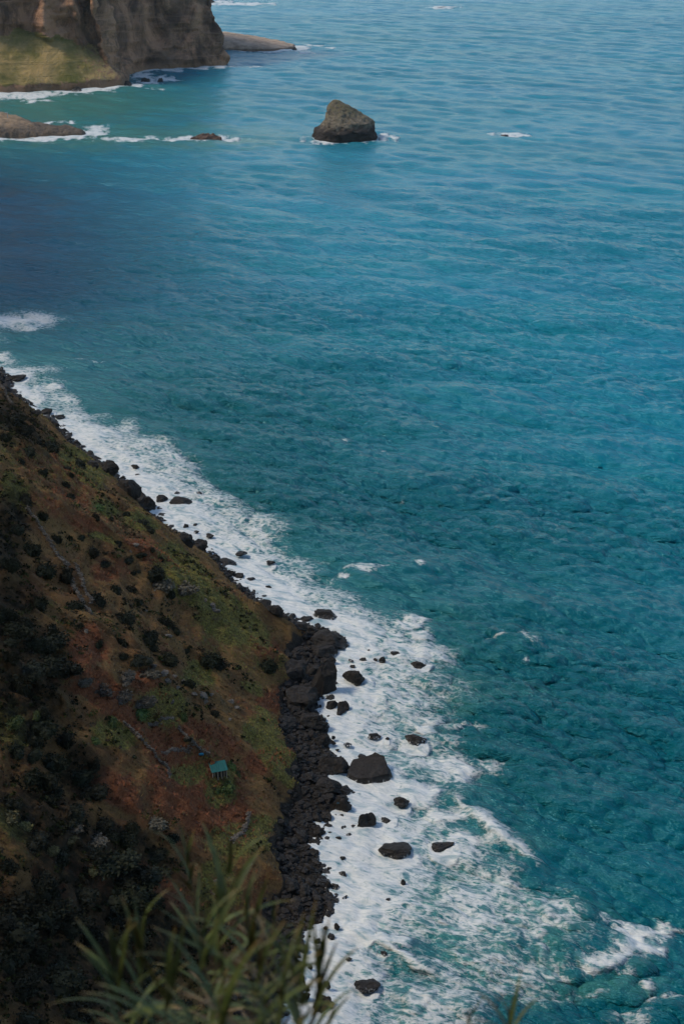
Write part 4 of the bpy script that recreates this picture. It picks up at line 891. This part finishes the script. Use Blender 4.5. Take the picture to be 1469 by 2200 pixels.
# ------------------------------------------------------------------ the hut
simple('teal_roof', (0.004, 0.062, 0.060), (0.006, 0.085, 0.080), 1.2, 0.75, 0.2, 0.05)
simple('weathered_wood', (0.10, 0.085, 0.065), (0.20, 0.17, 0.13), 3, 0.9, 0.3, 0.02)
simple('opening_shade', (0.012, 0.011, 0.010), (0.02, 0.018, 0.016), 3, 0.9, 0)  # near-black colour on solid boards, painted as the shade of openings
simple('blue_tarp', (0.010, 0.11, 0.19), (0.014, 0.15, 0.25), 2, 0.5, 0.3, 0.05)
simple('pale_post', (0.22, 0.19, 0.15), (0.36, 0.32, 0.26), 3, 0.9, 0.2, 0.02)
def box(sx, sy, sz, cx=0, cy=0, cz=0):
    V = [(cx + a * sx / 2, cy + b * sy / 2, cz + c * sz / 2) for a in (-1, 1) for b in (-1, 1) for c in (-1, 1)]
    return V, [(0, 1, 3, 2), (4, 6, 7, 5), (0, 4, 5, 1), (2, 3, 7, 6), (0, 2, 6, 4), (1, 5, 7, 3)]
hp, ht_ = land_pt(470, 1664)
hut = bpy.data.objects.new('hut', None); col.objects.link(hut); hut.location = (hp[0], hp[1], hp[2] - 0.3); hut.rotation_euler = (0, 0, R(18))
tag(hut, 'small wooden hut with a teal roof on the rusty slope', 'hut')
def part(name, V, F, mat, par, smooth=False): return mesh_obj(name, V, F, mat, parent=par, smooth=smooth)
W_, D_, H_ = 4.0, 3.0, 2.5
for i in range(9):
    w = W_ / 9; part('wall_plank', *box(w * .9, .06, H_ * (0.92 if i % 3 else 1), -W_ / 2 + (i + .5) * w, -D_ / 2 + 0.35, H_ / 2), 'weathered_wood' if i % 2 else 'opening_shade', hut)
part('side_wall', *box(.08, D_ - .4, H_, W_ / 2, 0.2, H_ / 2), 'opening_shade', hut); part('side_wall', *box(.08, D_ - .4, H_, -W_ / 2, 0.2, H_ / 2), 'weathered_wood', hut); part('back_wall', *box(W_ - .1, .08, H_ + .5, 0, D_ / 2, H_ / 2 + .25), 'weathered_wood', hut)
for x in (-1.95, -.55, .55, 1.95):
    o = part('post', *box(.20, .20, 2.9, 0, 0, 0), 'pale_post', hut); o.location = (x, -D_ / 2 + .1, 1.05); o.rotation_euler = (0.02, R(5) if x < -1 else R(-3), 0)
RV, RF = [], []
nc = 15
for i in range(nc):
    f = i / (nc - 1); zc = 0.06 if i % 2 else 0
    for (yy, zz_) in ((-D_ / 2 - .35, H_ - .05), (D_ / 2 + .3, H_ + .95)):
        for dz in (0, .07): RV.append((-W_ / 2 - .35 + f * (W_ + .7), yy, zz_ + zc + dz))
for i in range(nc - 1):
    a, b = i * 4, i * 4 + 4
    RF += [(a + 1, b + 1, b + 3, a + 3), (a, a + 2, b + 2, b), (a, b, b + 1, a + 1), (a + 2, a + 3, b + 3, b + 2)]
RF += [(0, 1, 3, 2), (4 * nc - 4, 4 * nc - 2, 4 * nc - 1, 4 * nc - 3)]
roof = part('roof', RV, RF, 'teal_roof', hut)
tp_, tt_ = land_pt(433, 1619)
xs, ys = np.meshgrid(np.linspace(-.65, .65, 9), np.linspace(-.6, .6, 9)); zt_ = .35 + .15 * fbm(xs * 2, ys * 2, 1.) - .2 * (np.hypot(xs, ys)) ** 2
V1 = np.stack([xs, ys, zt_], -1).reshape(-1, 3); V0 = np.stack([xs, ys, zt_ * 0 - .3], -1).reshape(-1, 3)
Fg = grid_faces(9, 9)
rim = [0 + i for i in range(8)] + [8 + 9 * i for i in range(8)] + [80 - i for i in range(8)] + [72 - 9 * i for i in range(8)]
Fall = [tuple(f) for f in Fg] + [tuple(f[::-1] + 81) for f in Fg] + [(rim[(i + 1) % 32], rim[i], rim[i] + 81, rim[(i + 1) % 32] + 81) for i in range(32)]
o = mesh_obj('tarp', np.concatenate([V1, V0]), Fall, 'blue_tarp', tp_); tag(o, 'small bright blue tarp lying above the teal-roofed hut', 'tarp')
# scrap of rope on a shore boulder
i_ = ROCKS.index((740, 1730, 46, 38)); p_, t_, wm, hm = rock_pos[i_]
a = np.linspace(0, 5, 26); n8 = 6
RVv = []
for q in a:
    for k in range(n8):
        th_ = 2 * math.pi * k / n8; rr_ = .5 + .25 * math.sin(q * 2.3)
        RVv.append(((rr_ + .07 * math.cos(th_)) * math.cos(q) * .8, (rr_ + .07 * math.cos(th_)) * math.sin(q) * .5, .07 * math.sin(th_) + .1 * math.sin(3 * q)))
o = mesh_obj('rope', RVv, grid_faces(26, n8, wrap=True), 'blue_tarp'); o.location = (p_[0] - wm * .25, p_[1] + .3, p_[2] + hm * .62); tag(o, 'scrap of blue rope caught on a black shore boulder', 'rope')
# pale post on the spit
simple('pale_paint', (0.40, 0.48, 0.50), (0.5, 0.58, 0.6), 2, 0.7, 0)
bx0, by0 = (float(q) for q in sea_pt(9, 288)); by0 += 24
post = bpy.data.objects.new('mast', None); col.objects.link(post)
dg_hit = None
bpy.context.view_layer.update()
loc_l = spit.matrix_world.inverted() @ Vector((bx0, by0, 100)); hit = spit.ray_cast(loc_l, Vector((0, 0, -1)))
post.location = (bx0, by0, (hit[1].z if hit[0] else 7) - .2); tag(post, 'thin pale blue mast with a short arm on the rocky spit', 'mast')
part('pole', *box(.5, .5, 6.5, 0, 0, 3.25), 'pale_paint', post); part('arm', *box(2.4, .4, .4, -1.1, 0, 6.0), 'pale_paint', post)

# ------------------------------------------------------------------ reeds beside the viewpoint
def reed_mat(name, c1, c2, tipc):
    t = NT(name); p = t.pos(); n = t.noise(p, 18, 3, 0.6)
    c = t.mix(t.rng(n, .3, .7), c1, c2); c = t.mix(t.rng(t.attr('along'), .72, 1.0), c, tipc)
    hs = t.n.new('ShaderNodeHueSaturation'); t.l.new(c, hs.inputs['Color']); t.set(hs.inputs['Value'], t.rng(t.rand(), 0, 1, .65, 1.3, False))
    t.bs(Base_Color=hs.outputs[0], Roughness=.55, Specular_IOR_Level=.3, Transmission_Weight=0.0); M[name] = t.m
reed_mat('reed_leaf', (0.034, 0.054, 0.012), (0.082, 0.102, 0.026), (0.18, 0.12, 0.040))
reed_mat('reed_dry', (0.12, 0.085, 0.035), (0.19, 0.13, 0.06), (0.20, 0.13, 0.07))
simple('reed_stem', (0.055, 0.060, 0.022), (0.11, 0.10, 0.045), 30, .7, 0)
def reed_leaf(seed, mat, L=.62, w=.022, droop=.6):
    r = np.random.default_rng(seed); n = 12; V, F, al = [], [], []
    for i in range(n + 1):
        f = i / n; wd = w * min(1, 4 * f + .45) * (1 - f ** 2.2) ** .8 + .0006
        x = L * (f - .22 * droop * f * f); z = L * (.50 * f - droop * .85 * f * f); tw = .5 * f * r.uniform(.6, 1.2)
        for k in (-1, 0, 1):
            V.append((x, k * wd * math.cos(tw), z + (0 if k else -.25 * wd) + k * wd * math.sin(tw) * .6)); al.append(f)
    for i in range(n):
        for k in (0, 1): a = i * 3 + k; F.append((a, a + 1, a + 4, a + 3))
    return make_mesh('leaf', V, F, mat, attrs=dict(along=np.array(al)))
LM = [reed_leaf(k, 'reed_leaf', .40 + .05 * (k % 4), .0125 + .0025 * (k % 3), .12 + .2 * (k % 4)) for k in range(6)]
LD = [reed_leaf(20 + k, 'reed_dry', .45, .014, .4 + .3 * k) for k in range(2)]
REEDS = [(400, 1862, 6.0, 0.95, 'pale-tipped reed standing highest of the reeds'), (492, 1900, 5.2, 1.0, 'thick upright green reed tuft rising in the middle of the reeds'), (528, 1985, 5.0, .9, 'green reed just right of the upright tuft'), (590, 2020, 5.4, .8, 'brownish reed leaning towards the beach'),
         (310, 2030, 5.0, 1.0, 'reed with long drooping leaves left of the upright tuft'), (640, 2080, 4.4, 1.0, 'reed crossing the lowest waterline, tall and dark'), (694, 2085, 4.6, .9, 'rightmost reed of the clump, tip against white surf'), (440, 2040, 4.4, 1.0, 'broad-leaved reed in front of the upright tuft'),
         (245, 2090, 4.6, .9, 'leftmost reed of the clump'), (560, 2100, 4.2, 1.0, 'green reed low in front of the brownish one'), (360, 2110, 4.2, 1.0, 'short dark reed low in the clump, left of centre'), (480, 2130, 3.9, 1.0, 'lowest reed at the bottom centre of the clump'), (610, 2150, 4.0, .9, 'reed at the bottom edge below the tall dark one'), (1092, 2203, 4.6, .7, 'lone reed tip poking in at the bottom right of the surf'), (1005, 2218, 4.8, .5, 'faint reed tip at the bottom edge left of the lone one')]
for (x, y, tt, sc_, lab) in REEDS:
    y -= 25
    a, b, c = (float(q) for q in ray(x, y)); tt *= 1.65; tip_ = np.array([a * tt, b * tt, CAM_H + c * tt])
    r = np.random.default_rng(int(x * 7 + y)); leanx, leany = r.uniform(-.22, .22), r.uniform(-.1, .25)
    bx0, by0 = tip_[0] - leanx * 2.0, tip_[1] - leany * 1.5; bz0 = float(h_at(bx0, by0)) - .1
    root = bpy.data.objects.new('reed', None); col.objects.link(root); root.location = (bx0, by0, bz0); tag(root, lab, 'reed', 'reeds below the viewpoint')
    H = tip_ - (bx0, by0, bz0)
    n = 18; V, al = [], []
    def ctr(f): return np.array([H[0] * f ** 1.8, H[1] * f ** 1.8, H[2] * f])
    for i in range(n + 1):
        f = i / n; c0 = ctr(f); rd = .013 * (1 - .8 * f) * (1.12 if i % 3 == 0 else 1)
        for k in range(7): V.append((c0[0] + rd * math.cos(k * .8976), c0[1] + rd * math.sin(k * .8976), c0[2])); 
    mesh_obj('stem', V, grid_faces(n + 1, 7, wrap=True), 'reed_stem', parent=root)
    dry = 'brownish' in lab or 'lone' in lab
    nl = 28
    for i in range(nl):
        hgt = H[2] - (i / nl) ** 1.25 * 1.7 * sc_ + .02
        f = max(hgt / H[2], .05); c0 = ctr(f)
        lo = LD[i % 2] if (dry and i % 2) or i > nl - 4 else LM[int(r.integers(0, 6))]
        o = mesh_obj('leaf', None, None, None, mesh=lo, parent=root); o.location = c0
        az = (i % 2) * math.pi + r.normal(0, .8) + leanx; pit = -1.25 + .85 * min(1, i / 13) + r.normal(0, .14)
        o.rotation_euler = (r.normal(0, .2), pit, az); s_ = sc_ * (.55 + .55 * min(1, i / 6)) * r.uniform(.85, 1.15); o.scale = (s_, s_, s_)

# ------------------------------------------------------------------ haze
hz_v, hz_f = box(36000, 36000, 720, 0, 8000, 0)
t = NT('haze_air'); t.n.remove(t.b); pv_ = t.n.new('ShaderNodeVolumePrincipled'); pv_.inputs['Color'].default_value = (0.70, 0.92, 1.0, 1); pv_.inputs['Density'].default_value = 0.000013; pv_.inputs['Anisotropy'].default_value = 0.2
t.l.new(pv_.outputs[0], t.out.inputs['Volume']); t.m.cycles.homogeneous_volume = True
hz = mesh_obj('haze', hz_v, hz_f, t.m, (0, 0, 345 - 20), smooth=False); tag(hz, kind='stuff')
